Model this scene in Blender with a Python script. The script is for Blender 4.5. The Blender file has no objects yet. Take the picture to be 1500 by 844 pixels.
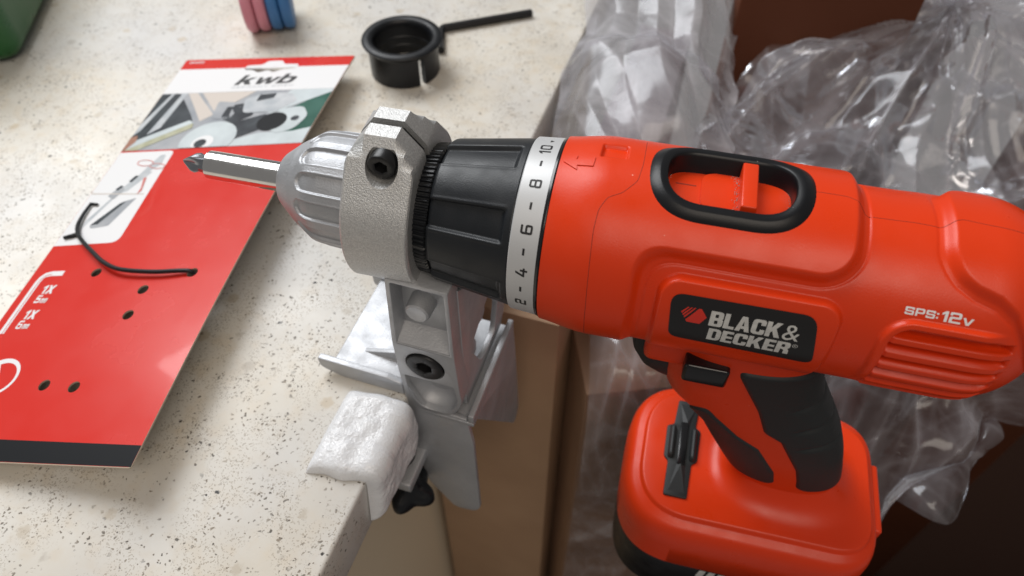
import bpy, bmesh, math, random
import numpy as np
from mathutils import Vector, Matrix
random.seed(4); rng = np.random.default_rng(7)
S = 0.001                                   # everything below is written in millimetres
scene = bpy.context.scene
COL = scene.collection
PI = math.pi

# ------------------------------------------------------------------ camera, light, exposure
cd = bpy.data.cameras.new('camera'); cam = bpy.data.objects.new('camera', cd); COL.objects.link(cam)
cam.location = (0, 0, .267); cam.rotation_euler = (math.radians(40), 0, 0)
cd.sensor_width = 36; cd.lens = 26.4; cd.clip_start = .01; cd.clip_end = 20
cd.dof.use_dof = True; cd.dof.focus_distance = .248; cd.dof.aperture_fstop = 12
scene.camera = cam
W = bpy.data.worlds.new('World'); scene.world = W; W.use_nodes = True
bg = W.node_tree.nodes['Background']
bg.inputs[0].default_value = (1, .97, .95, 1); bg.inputs[1].default_value = .18
def area(name, loc, target, sx, sy, power, col):
    l = bpy.data.lights.new(name, 'AREA'); l.shape = 'RECTANGLE'; l.size = sx; l.size_y = sy; l.energy = power; l.color = col
    o = bpy.data.objects.new(name, l); COL.objects.link(o); o.location = loc
    o.rotation_euler = (Vector(target)-Vector(loc)).to_track_quat('-Z', 'Y').to_euler(); return o
area('window_light', (-.62, .95, 1.15), (-.02, .2, .05), .85, .95, 21.5, (.97, .985, 1))
area('room_light', (.12, -.72, 1.35), (0, .2, 0), 1.0, .8, 8.6, (1, .88, .75))
scene.view_settings.view_transform = 'Standard'; scene.view_settings.look = 'None'
scene.view_settings.exposure = .1; scene.view_settings.gamma = 1
scene.render.engine = 'CYCLES'
scene.cycles.max_bounces = 10; scene.cycles.transparent_max_bounces = 24
scene.render.resolution_x = 1024; scene.render.resolution_y = 576

# ------------------------------------------------------------------ materials
def nodes(m):
    m.use_nodes = True; nt = m.node_tree; return nt, nt.nodes, nt.links, nt.nodes['Principled BSDF']
def mat(name, col, rough=.5, metal=0, bump=None, var=None, coat=0, spec=.5, rvar=None, sss=0, aniso=0):
    m = bpy.data.materials.new(name); nt, N, L, b = nodes(m)
    b.inputs['Base Color'].default_value = (*col, 1); b.inputs['Roughness'].default_value = rough
    b.inputs['Metallic'].default_value = metal; b.inputs['Coat Weight'].default_value = coat
    b.inputs['Specular IOR Level'].default_value = spec
    if sss:
        b.inputs['Subsurface Weight'].default_value = sss; b.inputs['Subsurface Radius'].default_value = (.004, .004, .004)
    tc = N.new('ShaderNodeTexCoord')
    def noise(sc, det=3):
        n = N.new('ShaderNodeTexNoise'); n.inputs['Scale'].default_value = sc; n.inputs['Detail'].default_value = det
        L.new(tc.outputs['Object'], n.inputs['Vector']); return n
    if bump:
        n = noise(bump[0]); bp = N.new('ShaderNodeBump'); bp.inputs['Strength'].default_value = bump[1]; bp.inputs['Distance'].default_value = bump[2]*S
        L.new(n.outputs[0], bp.inputs['Height']); L.new(bp.outputs[0], b.inputs['Normal'])
    if var:                                   # (scale, second colour)
        n = noise(var[0], 4); r = N.new('ShaderNodeValToRGB'); r.color_ramp.elements[0].position = .35; r.color_ramp.elements[1].position = .68
        r.color_ramp.elements[0].color = (*col, 1); r.color_ramp.elements[1].color = (*var[1], 1)
        L.new(n.outputs[0], r.inputs[0]); L.new(r.outputs[0], b.inputs['Base Color'])
    if rvar:                                  # (scale, low, high)
        n = noise(rvar[0], 5); mp = N.new('ShaderNodeMapRange'); mp.inputs[1].default_value = .3; mp.inputs[2].default_value = .7
        mp.inputs[3].default_value = rvar[1]; mp.inputs[4].default_value = rvar[2]
        L.new(n.outputs[0], mp.inputs[0]); L.new(mp.outputs[0], b.inputs['Roughness'])
    return m

M = {}
M['orange'] = mat('orange_plastic', (.70, .042, .005), .33, bump=(2300, .28, .14), rvar=(90, .26, .42), spec=.36)
def specks_on(m, scale, keep, col, r=.16):
    nt, N, L, b = nodes(m); tc = N.new('ShaderNodeTexCoord'); v = N.new('ShaderNodeTexVoronoi'); v.inputs['Scale'].default_value = scale; L.new(tc.outputs['Object'], v.inputs['Vector'])
    sp = N.new('ShaderNodeSeparateColor'); L.new(v.outputs['Color'], sp.inputs[0])
    a = N.new('ShaderNodeMath'); a.operation = 'GREATER_THAN'; a.inputs[1].default_value = keep; L.new(sp.outputs[0], a.inputs[0])
    c = N.new('ShaderNodeMath'); c.operation = 'LESS_THAN'; L.new(v.outputs['Distance'], c.inputs[0])
    rr = N.new('ShaderNodeMath'); rr.operation = 'MULTIPLY'; rr.inputs[1].default_value = r; L.new(sp.outputs[1], rr.inputs[0]); L.new(rr.outputs[0], c.inputs[1])
    d = N.new('ShaderNodeMath'); d.operation = 'MULTIPLY'; L.new(a.outputs[0], d.inputs[0]); L.new(c.outputs[0], d.inputs[1])
    mx = N.new('ShaderNodeMix'); mx.data_type = 'RGBA'; L.new(d.outputs[0], mx.inputs[0]); mx.inputs[6].default_value = b.inputs['Base Color'].default_value; mx.inputs[7].default_value = (*col, 1)
    for l in list(b.inputs['Base Color'].links): L.new(l.from_socket, mx.inputs[6])
    L.new(mx.outputs[2], b.inputs['Base Color'])
specks_on(M['orange'], 260, .8, (.85, .42, .33), .07)
M['orange_line'] = mat('seam_shadow_gap', (.26, .018, .004), .7)
M['black'] = mat('black_plastic', (.007, .008, .010), .4, bump=(2200, .2, .12), rvar=(150, .32, .5), spec=.35)
M['collar'] = mat('charcoal_plastic', (.010, .012, .015), .4, bump=(2400, .3, .15), rvar=(120, .32, .5), spec=.4)
M['gloss_black'] = mat('glossy_black_plastic', (.008, .008, .009), .2)
M['rubber'] = mat('soft_black_rubber', (.013, .0155, .0165), .55, bump=(2600, .3, .15))
M['bezel'] = mat('black_bezel_plastic', (.006, .0065, .008), .36, bump=(2200, .2, .12), spec=.32); specks_on(M['bezel'], 420, .72, (.3, .28, .27), .08)
M['label_black'] = mat('label_black', (.010, .009, .009), .34)
specks_on(M['collar'], 300, .8, (.22, .22, .22), .06); specks_on(M['rubber'], 300, .8, (.18, .18, .18), .06)
M['silverband'] = mat('silver_printed_band', (.56, .57, .58), .42, metal=.25, bump=(3000, .1, .08))
M['ink'] = mat('black_ink', (.012, .012, .013), .5)
M['silver_ink'] = mat('silver_ink', (.62, .62, .60), .4, var=(500, (.5, .5, .49)))
M['white_ink'] = mat('white_ink', (.82, .82, .82), .45)
M['red_ink'] = mat('red_ink', (.62, .03, .015), .4)
M['cast'] = mat('blasted_cast_aluminium', (.47, .47, .465), .47, metal=.72, bump=(2300, .8, .32), var=(1900, (.62, .62, .61)))
M['alu'] = mat('painted_aluminium', (.50, .51, .53), .5, metal=.62, bump=(1300, .4, .3), rvar=(120, .44, .64), var=(60, (.43, .44, .46)))
M['chuck'] = mat('satin_chuck_metal', (.41, .42, .44), .48, metal=.65, bump=(1800, .5, .2), rvar=(200, .42, .58))
M['chrome'] = mat('chrome', (.78, .77, .75), .10, metal=1, bump=(700, .05, .1), rvar=(300, .1, .2))
M['bitsteel'] = mat('bit_steel', (.36, .38, .41), .28, metal=1, bump=(900, .2, .1))
M['boltsteel'] = mat('black_oxide_steel', (.014, .014, .015), .34, metal=.3, bump=(1500, .2, .1))
M['cardred'] = mat('card_red', (.62, .024, .015), .25, bump=(120, .05, .35), rvar=(40, .2, .29), coat=.25)
M['cardwhite'] = mat('card_white_print', (.78, .78, .79), .25)
M['cardgrey'] = mat('card_grey_print', (.30, .32, .35), .25, var=(60, (.42, .43, .45)))
M['carddark'] = mat('card_dark_print', (.035, .038, .045), .25, var=(80, (.07, .08, .09)))
M['cardblack'] = mat('card_black_print', (.010, .011, .013), .45, spec=.15)
M['cardgreen'] = mat('card_green_print', (.018, .085, .06), .25, var=(50, (.05, .14, .11)))
M['cardtan'] = mat('card_tan_print', (.62, .56, .51), .25)
M['cardlight'] = mat('card_pale_print', (.60, .66, .68), .25, var=(70, (.5, .55, .57)))
M['cardsilver'] = mat('card_silver_print', (.42, .45, .48), .25, var=(110, (.56, .58, .6)))
M['cardolive'] = mat('card_olive_print', (.36, .36, .24), .25, var=(120, (.52, .52, .4)))
M['cardskin'] = mat('card_skin_print', (.36, .19, .14), .25)
M['cardedge'] = mat('raw_cardboard', (.42, .36, .28), .8)
M['pinkred'] = mat('card_faint_red_print', (.6, .2, .18), .3)
M['green'] = mat('green_plastic', (.004, .085, .012), .32, rvar=(60, .25, .4))
M['pink'] = mat('pink_plastic', (.62, .24, .30), .5)
M['blue'] = mat('blue_plastic', (.045, .17, .40), .5)
M['foam'] = mat('white_packing_foam', (.74, .75, .77), .24, bump=(1500, .25, .3), sss=.85)
def foam_cells(m):
    nt, N, L, b = nodes(m); tc = N.new('ShaderNodeTexCoord'); v = N.new('ShaderNodeTexVoronoi'); v.inputs['Scale'].default_value = 760; v.feature = 'DISTANCE_TO_EDGE'
    w = N.new('ShaderNodeTexNoise'); w.inputs['Scale'].default_value = 300; vm = N.new('ShaderNodeVectorMath'); vm.operation = 'MULTIPLY_ADD'; vm.inputs[1].default_value = (.004, .004, .004)
    L.new(tc.outputs['Object'], w.inputs['Vector']); L.new(w.outputs['Color'], vm.inputs[0]); L.new(tc.outputs['Object'], vm.inputs[2]); L.new(vm.outputs[0], v.inputs['Vector'])
    bp = N.new('ShaderNodeBump'); bp.inputs['Strength'].default_value = .28; bp.inputs['Distance'].default_value = .0007; L.new(v.outputs['Distance'], bp.inputs['Height'])
    old = b.inputs['Normal'].links[0].from_socket; L.new(old, bp.inputs['Normal']); L.new(bp.outputs[0], b.inputs['Normal'])
foam_cells(M['foam'])
M['wall'] = mat('cream_wall', (.80, .68, .50), .8, bump=(300, .1, .5))
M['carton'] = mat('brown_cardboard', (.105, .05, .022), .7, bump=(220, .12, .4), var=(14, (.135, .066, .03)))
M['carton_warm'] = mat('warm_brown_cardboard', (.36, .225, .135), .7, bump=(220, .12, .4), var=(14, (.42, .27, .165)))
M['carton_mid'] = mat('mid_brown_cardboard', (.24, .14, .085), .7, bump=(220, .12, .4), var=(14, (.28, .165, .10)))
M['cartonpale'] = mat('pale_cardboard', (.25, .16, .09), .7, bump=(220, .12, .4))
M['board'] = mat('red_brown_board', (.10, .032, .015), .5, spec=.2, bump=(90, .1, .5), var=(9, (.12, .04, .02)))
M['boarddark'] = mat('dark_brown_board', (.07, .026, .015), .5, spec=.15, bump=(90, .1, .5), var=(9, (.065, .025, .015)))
M['floor'] = mat('dark_floor', (.03, .014, .009), .7, spec=.1, bump=(60, .2, 1))
M['paper'] = mat('pale_paper', (.55, .50, .43), .7)
M['mauve'] = mat('mauve_sleeve', (.19, .165, .18), .5, bump=(60, .3, 2), var=(12, (.26, .23, .24)))

def stone():
    m = bpy.data.materials.new('speckled_cream_stone'); nt, N, L, b = nodes(m)
    tc = N.new('ShaderNodeTexCoord'); co = tc.outputs['Object']
    def noise(sc, det=4, vec=co):
        n = N.new('ShaderNodeTexNoise'); n.inputs['Scale'].default_value = sc; n.inputs['Detail'].default_value = det; L.new(vec, n.inputs['Vector']); return n
    def ramp(src, p0, p1, c0=(0, 0, 0, 1), c1=(1, 1, 1, 1)):
        r = N.new('ShaderNodeValToRGB'); r.color_ramp.elements[0].position = p0; r.color_ramp.elements[1].position = p1
        r.color_ramp.elements[0].color = c0; r.color_ramp.elements[1].color = c1; L.new(src, r.inputs[0]); return r.outputs[0]
    def math_(op, a, c):
        n = N.new('ShaderNodeMath'); n.operation = op
        for i, v in enumerate((a, c)):
            if isinstance(v, (int, float)): n.inputs[i].default_value = v
            else: L.new(v, n.inputs[i])
        return n.outputs[0]
    def mix(f, a, c):
        n = N.new('ShaderNodeMix'); n.data_type = 'RGBA'; L.new(f, n.inputs[0])
        for i, v in ((6, a), (7, c)):
            if isinstance(v, tuple): n.inputs[i].default_value = v
            else: L.new(v, n.inputs[i])
        return n.outputs[2]
    warp = noise(420, 3)
    vm = N.new('ShaderNodeVectorMath'); vm.operation = 'MULTIPLY_ADD'; L.new(warp.outputs['Color'], vm.inputs[0])
    vm.inputs[1].default_value = (.0034, .0034, .0034); L.new(co, vm.inputs[2]); wv = vm.outputs[0]
    base = mix(ramp(noise(22, 5).outputs[0], .36, .66), (.61, .57, .495, 1), (.69, .665, .61, 1))
    base = mix(ramp(noise(130, 4).outputs[0], .48, .74), base, (.62, .555, .455, 1))
    base = mix(ramp(noise(9, 3).outputs[0], .45, .75), base, (.55, .55, .55, 1))
    def specks(scale, r0, r1, keep, clus):
        v = N.new('ShaderNodeTexVoronoi'); v.inputs['Scale'].default_value = scale; L.new(wv, v.inputs['Vector'])
        d = ramp(v.outputs['Distance'], r0, r1, (1, 1, 1, 1), (0, 0, 0, 1))
        sp = N.new('ShaderNodeSeparateColor'); L.new(v.outputs['Color'], sp.inputs[0])
        k = math_('GREATER_THAN', sp.outputs[0], keep)
        c = ramp(noise(clus, 3).outputs[0], .43, .56)
        return math_('MULTIPLY', math_('MULTIPLY', d, k), c), sp.outputs[1]
    s1, r1 = specks(560, .20, .30, .38, 70)
    s2, r2 = specks(300, .16, .23, .74, 45)
    s4, r4 = specks(105, .085, .125, .72, 24)
    s3, r3 = specks(1150, .28, .40, .22, 50)
    dark = mix(r1, (.085, .072, .058, 1), (.29, .245, .19, 1))
    c = mix(math_('MULTIPLY', s3, .7), base, (.27, .22, .16, 1)); c = mix(s1, c, dark); c = mix(s2, c, mix(r2, (.03, .027, .025, 1), (.17, .15, .12, 1)))
    c = mix(s4, c, (.022, .02, .018, 1))
    # a few rounded grey aggregate grains
    v = N.new('ShaderNodeTexVoronoi'); v.inputs['Scale'].default_value = 75; L.new(wv, v.inputs['Vector'])
    sp = N.new('ShaderNodeSeparateColor'); L.new(v.outputs['Color'], sp.inputs[0])
    g = math_('MULTIPLY', ramp(v.outputs['Distance'], .17, .24, (1, 1, 1, 1), (0, 0, 0, 1)), math_('GREATER_THAN', sp.outputs[0], .78))
    c = mix(math_('MULTIPLY', g, .55), c, mix(sp.outputs[1], (.40, .37, .33, 1), (.50, .40, .26, 1)))
    L.new(c, b.inputs['Base Color'])
    h = math_('SUBTRACT', 1.0, math_('MAXIMUM', s1, s2)); bp = N.new('ShaderNodeBump'); bp.inputs['Strength'].default_value = .5; bp.inputs['Distance'].default_value = .0004
    L.new(h, bp.inputs['Height']); L.new(bp.outputs[0], b.inputs['Normal'])
    b.inputs['Roughness'].default_value = .38
    L.new(ramp(noise(40, 4).outputs[0], .3, .7, (.30,)*3+(1,), (.46,)*3+(1,)), b.inputs['Roughness'])
    return m
M['stone'] = stone()

def film(name, milk, tint, rough, bumps):
    """clear polythene: mostly transparent, a little milky, shiny on its creases"""
    m = bpy.data.materials.new(name); m.use_nodes = True; nt = m.node_tree; N, L = nt.nodes, nt.links; N.clear()
    out = N.new('ShaderNodeOutputMaterial'); tc = N.new('ShaderNodeTexCoord')
    tr = N.new('ShaderNodeBsdfTransparent'); tr.inputs[0].default_value = (.97, .97, .98, 1)
    gl = N.new('ShaderNodeBsdfGlossy'); gl.inputs['Roughness'].default_value = rough; gl.inputs['Color'].default_value = (.95, .97, 1, 1)
    df = N.new('ShaderNodeBsdfDiffuse'); df.inputs[0].default_value = (*tint, 1)
    tl = N.new('ShaderNodeBsdfTranslucent'); tl.inputs[0].default_value = (*tint, 1)
    n1 = N.new('ShaderNodeTexNoise'); n1.inputs['Scale'].default_value = bumps[0]; n1.inputs['Detail'].default_value = 3; n1.inputs['Distortion'].default_value = 1.2
    v = N.new('ShaderNodeTexVoronoi'); v.inputs['Scale'].default_value = bumps[1]; v.feature = 'F1'
    w = N.new('ShaderNodeTexNoise'); w.inputs['Scale'].default_value = 14
    vm = N.new('ShaderNodeVectorMath'); vm.operation = 'MULTIPLY_ADD'; vm.inputs[1].default_value = (.05, .05, .05)
    L.new(tc.outputs['Object'], w.inputs['Vector']); L.new(w.outputs['Color'], vm.inputs[0]); L.new(tc.outputs['Object'], vm.inputs[2])
    L.new(vm.outputs[0], v.inputs['Vector']); L.new(tc.outputs['Object'], n1.inputs['Vector'])
    ad = N.new('ShaderNodeMath'); ad.operation = 'ADD'; L.new(n1.outputs[0], ad.inputs[0]); L.new(v.outputs['Distance'], ad.inputs[1])
    bp = N.new('ShaderNodeBump'); bp.inputs['Strength'].default_value = .8; bp.inputs['Distance'].default_value = bumps[2]*S; L.new(ad.outputs[0], bp.inputs['Height'])
    L.new(bp.outputs[0], gl.inputs['Normal'])
    m1 = N.new('ShaderNodeMixShader'); m1.inputs[0].default_value = .5; L.new(df.outputs[0], m1.inputs[1]); L.new(tl.outputs[0], m1.inputs[2])
    m2 = N.new('ShaderNodeMixShader'); L.new(tr.outputs[0], m2.inputs[1]); L.new(m1.outputs[0], m2.inputs[2])
    n2 = N.new('ShaderNodeTexNoise'); n2.inputs['Scale'].default_value = 26; n2.inputs['Detail'].default_value = 4; n2.inputs['Distortion'].default_value = 1.5; L.new(tc.outputs['Object'], n2.inputs['Vector'])
    mp = N.new('ShaderNodeMapRange'); mp.inputs[1].default_value = .35; mp.inputs[2].default_value = .7; mp.inputs[3].default_value = milk*.4; mp.inputs[4].default_value = milk*1.7
    L.new(n2.outputs[0], mp.inputs[0])
    at = N.new('ShaderNodeAttribute'); at.attribute_name = 'fold'; fa = N.new('ShaderNodeMath'); fa.operation = 'MULTIPLY_ADD'; fa.inputs[1].default_value = .2; fa.use_clamp = True
    L.new(at.outputs['Fac'], fa.inputs[0]); L.new(mp.outputs[0], fa.inputs[2]); L.new(fa.outputs[0], m2.inputs[0])
    lw = N.new('ShaderNodeFresnel'); lw.inputs['IOR'].default_value = 1.5; L.new(bp.outputs[0], lw.inputs['Normal'])
    sc = N.new('ShaderNodeMath'); sc.operation = 'MULTIPLY_ADD'; sc.inputs[1].default_value = .6; sc.inputs[2].default_value = .012; L.new(lw.outputs[0], sc.inputs[0]); sc.use_clamp = True
    m3 = N.new('ShaderNodeMixShader'); L.new(sc.outputs[0], m3.inputs[0]); L.new(m2.outputs[0], m3.inputs[1]); L.new(gl.outputs[0], m3.inputs[2])
    L.new(m3.outputs[0], out.inputs[0]); return m
M['film'] = film('clear_polythene_film', .095, (.84, .82, .87), .13, (30, 9, .35))
M['film_milky'] = film('milky_polythene_film', .36, (.82, .81, .86), .22, (30, 9, .6))

# ------------------------------------------------------------------ mesh helpers (mm in, metres out)
def empty(name, label, cat, loc, rz=0, group=None):
    o = bpy.data.objects.new(name, None); COL.objects.link(o); o.empty_display_size = .01
    o.location = Vector(loc)*S; o.rotation_euler = (0, 0, rz); tag(o, label, cat, group); return o
def tag(o, label=None, cat=None, group=None, kind=None):
    for k, v in (('label', label), ('category', cat), ('group', group), ('kind', kind)):
        if v: o[k] = v
    return o
def link(name, me, m, parent=None, smooth=True, auto=None):
    o = bpy.data.objects.new(name, me); COL.objects.link(o)
    for x in (m if isinstance(m, (list, tuple)) else [m]): me.materials.append(x)
    if parent is not None: o.parent = parent
    if smooth: me.polygons.foreach_set('use_smooth', [True]*len(me.polygons))
    if auto is not None:
        me.set_sharp_from_angle(angle=math.radians(auto))
    return o
def raw(name, V, F, m, parent=None, smooth=True, auto=None, xf=None):
    V = np.asarray(V, float)
    if xf is not None: V = xf(V)
    me = bpy.data.meshes.new(name); me.from_pydata((V*S).tolist(), [], F); me.update()
    return link(name, me, m, parent, smooth, auto)
def gridmesh(name, P, m, parent=None, cu=False, cv=False, capu=False, auto=None, xf=None):
    """P (nu, nv, 3); cu / cv close the loops; capu closes the first and last v-loop with a fan"""
    P = np.asarray(P, float); nu, nv = P.shape[:2]; V = P.reshape(-1, 3)
    if xf is not None: V = xf(V)
    iu = np.arange(nu if cu else nu-1); iv = np.arange(nv if cv else nv-1)
    A, B = np.meshgrid(iu, iv, indexing='ij'); A2 = (A+1) % nu; B2 = (B+1) % nv
    F = np.stack([A*nv+B, A2*nv+B, A2*nv+B2, A*nv+B2], -1).reshape(-1, 4)
    extra = []
    if capu: extra = [list(range(nv-1, -1, -1)), list(range((nu-1)*nv, nu*nv))]
    me = bpy.data.meshes.new(name)
    if extra:
        me.from_pydata((V*S).tolist(), [], F.tolist()+extra)
    else:
        me.vertices.add(len(V)); me.vertices.foreach_set('co', (V*S).ravel())
        me.loops.add(F.size); me.loops.foreach_set('vertex_index', F.ravel().astype(np.int32))
        me.polygons.add(len(F)); me.polygons.foreach_set('loop_start', np.arange(0, F.size, 4, dtype=np.int32))
    me.update(calc_edges=True); me.validate()
    bm = bmesh.new(); bm.from_mesh(me); bmesh.ops.recalc_face_normals(bm, faces=bm.faces) if len(F) < 60000 else None
    if len(F) < 60000: bm.to_mesh(me)
    bm.free()
    return link(name, me, m, parent, True, auto)
def lathe(name, prof, m, parent=None, n=96, axis='x', mod=None, cap=True, auto=35, at=(0, 0, 0), xf=None):
    prof = np.asarray(prof, float); a = np.linspace(0, 2*PI, n, endpoint=False)
    X = prof[:, 0][:, None]+0*a; R = prof[:, 1][:, None]+0*a
    if mod: R = mod(X, np.degrees(a)[None, :]+0*X, R)
    c, s = np.cos(a), np.sin(a)
    if axis == 'x': P = np.stack([X, -R*c, R*s], -1)      # angle 0 looks to -y, 90 up
    elif axis == 'y': P = np.stack([R*c, X, R*s], -1)
    else: P = np.stack([R*c, R*s, X], -1)
    return gridmesh(name, P+np.array(at), m, parent, cv=True, capu=cap, auto=auto, xf=xf)
def tube(name, pts, r, m, parent=None, n=10, xf=None, res=6, auto=None):
    P = np.asarray(pts, float)
    if res > 1 and len(P) > 2:                # Catmull-Rom
        Q = np.vstack([2*P[0]-P[1], P, 2*P[-1]-P[-2]]); out = []
        for i in range(1, len(Q)-2):
            for t in np.linspace(0, 1, res, endpoint=False):
                a, b, c, d = Q[i-1], Q[i], Q[i+1], Q[i+2]
                out.append(.5*((2*b)+(c-a)*t+(2*a-5*b+4*c-d)*t*t+(3*b-a-3*c+d)*t**3))
        out.append(P[-1]); P = np.array(out)
    T = np.gradient(P, axis=0); T /= np.linalg.norm(T, axis=1)[:, None]
    u = np.cross(T[0], [0, 0, 1.]);
    if np.linalg.norm(u) < .1: u = np.cross(T[0], [1., 0, 0])
    a = np.linspace(0, 2*PI, n, endpoint=False); G = []
    rr = np.full(len(P), r) if np.isscalar(r) else np.interp(np.linspace(0, 1, len(P)), np.linspace(0, 1, len(r)), r)
    for i in range(len(P)):
        u = u-T[i]*np.dot(u, T[i]); u /= np.linalg.norm(u); v = np.cross(T[i], u)
        G.append(P[i]+rr[i]*(np.cos(a)[:, None]*u+np.sin(a)[:, None]*v))
    return gridmesh(name, np.array(G), m, parent, cv=True, capu=True, auto=auto, xf=xf)
def from_bm(name, bm, m, parent=None, smooth=True, auto=30, xf=None):
    me = bpy.data.meshes.new(name)
    bmesh.ops.recalc_face_normals(bm, faces=bm.faces)
    bm.to_mesh(me); bm.free()
    V = np.empty(len(me.vertices)*3); me.vertices.foreach_get('co', V); V = V.reshape(-1, 3)
    if xf is not None: V = xf(V)
    me.vertices.foreach_set('co', (V*S).ravel()); me.update()
    return link(name, me, m, parent, smooth, auto)
def rbox(name, lo, hi, m, parent=None, bev=.5, seg=3, xf=None, top=None):
    bm = bmesh.new(); bmesh.ops.create_cube(bm, size=1)
    lo, hi = np.array(lo, float), np.array(hi, float)
    for v in bm.verts:
        v.co = Vector(lo+(np.array(v.co)+.5)*(hi-lo))
        if top and v.co.z > hi[2]-1e-6:       # taper the top about the centre
            c = (lo+hi)/2; v.co.x = c[0]+(v.co.x-c[0])*top[0]; v.co.y = c[1]+(v.co.y-c[1])*top[1]
    if bev: bmesh.ops.bevel(bm, geom=bm.edges[:], offset=bev, segments=seg, profile=.5, affect='EDGES')
    return from_bm(name, bm, m, parent, xf=xf)
def rounded(pts, r, n=6):
    """round the corners of a polygon; r scalar or per-corner"""
    pts = [np.array(p, float) for p in pts]; out = []
    for i, p in enumerate(pts):
        a, c = pts[i-1], pts[(i+1) % len(pts)]; R = r if np.isscalar(r) else r[i]
        u = (a-p)/np.linalg.norm(a-p); v = (c-p)/np.linalg.norm(c-p); d = min(R, .49*np.linalg.norm(a-p), .49*np.linalg.norm(c-p))
        if d < 1e-6: out.append(p); continue
        for t in np.linspace(0, 1, n): out.append((1-t)**2*(p+u*d)+2*t*(1-t)*p+t*t*(p+v*d))
    return np.array(out)
def circle(cx, cy, r, n=24, ry=None): 
    a = np.linspace(0, 2*PI, n, endpoint=False); return np.stack([cx+r*np.cos(a), cy+(ry or r)*np.sin(a)], 1)
def shape2d(loops):
    cu = bpy.data.curves.new('tmp', 'CURVE'); cu.dimensions = '2D'; cu.fill_mode = 'BOTH'
    for lp in loops:
        sp = cu.splines.new('POLY'); sp.points.add(len(lp)-1); sp.use_cyclic_u = True
        for q, p in zip(sp.points, lp): q.co = (p[0], p[1], 0, 1)
    return curve_mesh(cu)
def curve_mesh(cu):
    o = bpy.data.objects.new('tmp', cu); COL.objects.link(o); bpy.context.view_layer.update()
    me = bpy.data.meshes.new_from_object(o.evaluated_get(bpy.context.evaluated_depsgraph_get()))
    bpy.data.objects.remove(o); bpy.data.curves.remove(cu)
    bm = bmesh.new(); bm.from_mesh(me); bpy.data.meshes.remove(me)
    bmesh.ops.remove_doubles(bm, verts=bm.verts, dist=1e-4); return bm
def text2d(s, box, bold=0., shear=0., space=1., keep=False):
    """the string as a flat bmesh that fills box = (x0, x1, y0, y1)"""
    cu = bpy.data.curves.new('tmp', 'FONT'); cu.body = s; cu.size = 10; cu.offset = bold; cu.shear = shear; cu.space_character = space; cu.fill_mode = 'FRONT'; cu.resolution_u = 4
    bm = curve_mesh(cu)
    xs = [v.co.x for v in bm.verts]; ys = [v.co.y for v in bm.verts]
    x0, x1, y0, y1 = min(xs), max(xs), min(ys), max(ys); kx = (box[1]-box[0])/(x1-x0); ky = (box[3]-box[2])/(y1-y0)
    if keep: kx = ky = min(kx, ky)
    for v in bm.verts: v.co = ((v.co.x-x0)*kx+box[0], (v.co.y-y0)*ky+box[2], 0)
    return bm
def GL(pts, r=0, *holes):
    f = lambda p, r_: np.array(p, float) if np.isscalar(r_) and r_ == 0 else rounded(p, r_, 6)
    return [f(pts, r)]+[f(h, hr) for h, hr in holes]
rect = lambda x0, y0, x1, y1: [(x0, y0), (x1, y0), (x1, y1), (x0, y1)]
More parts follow.
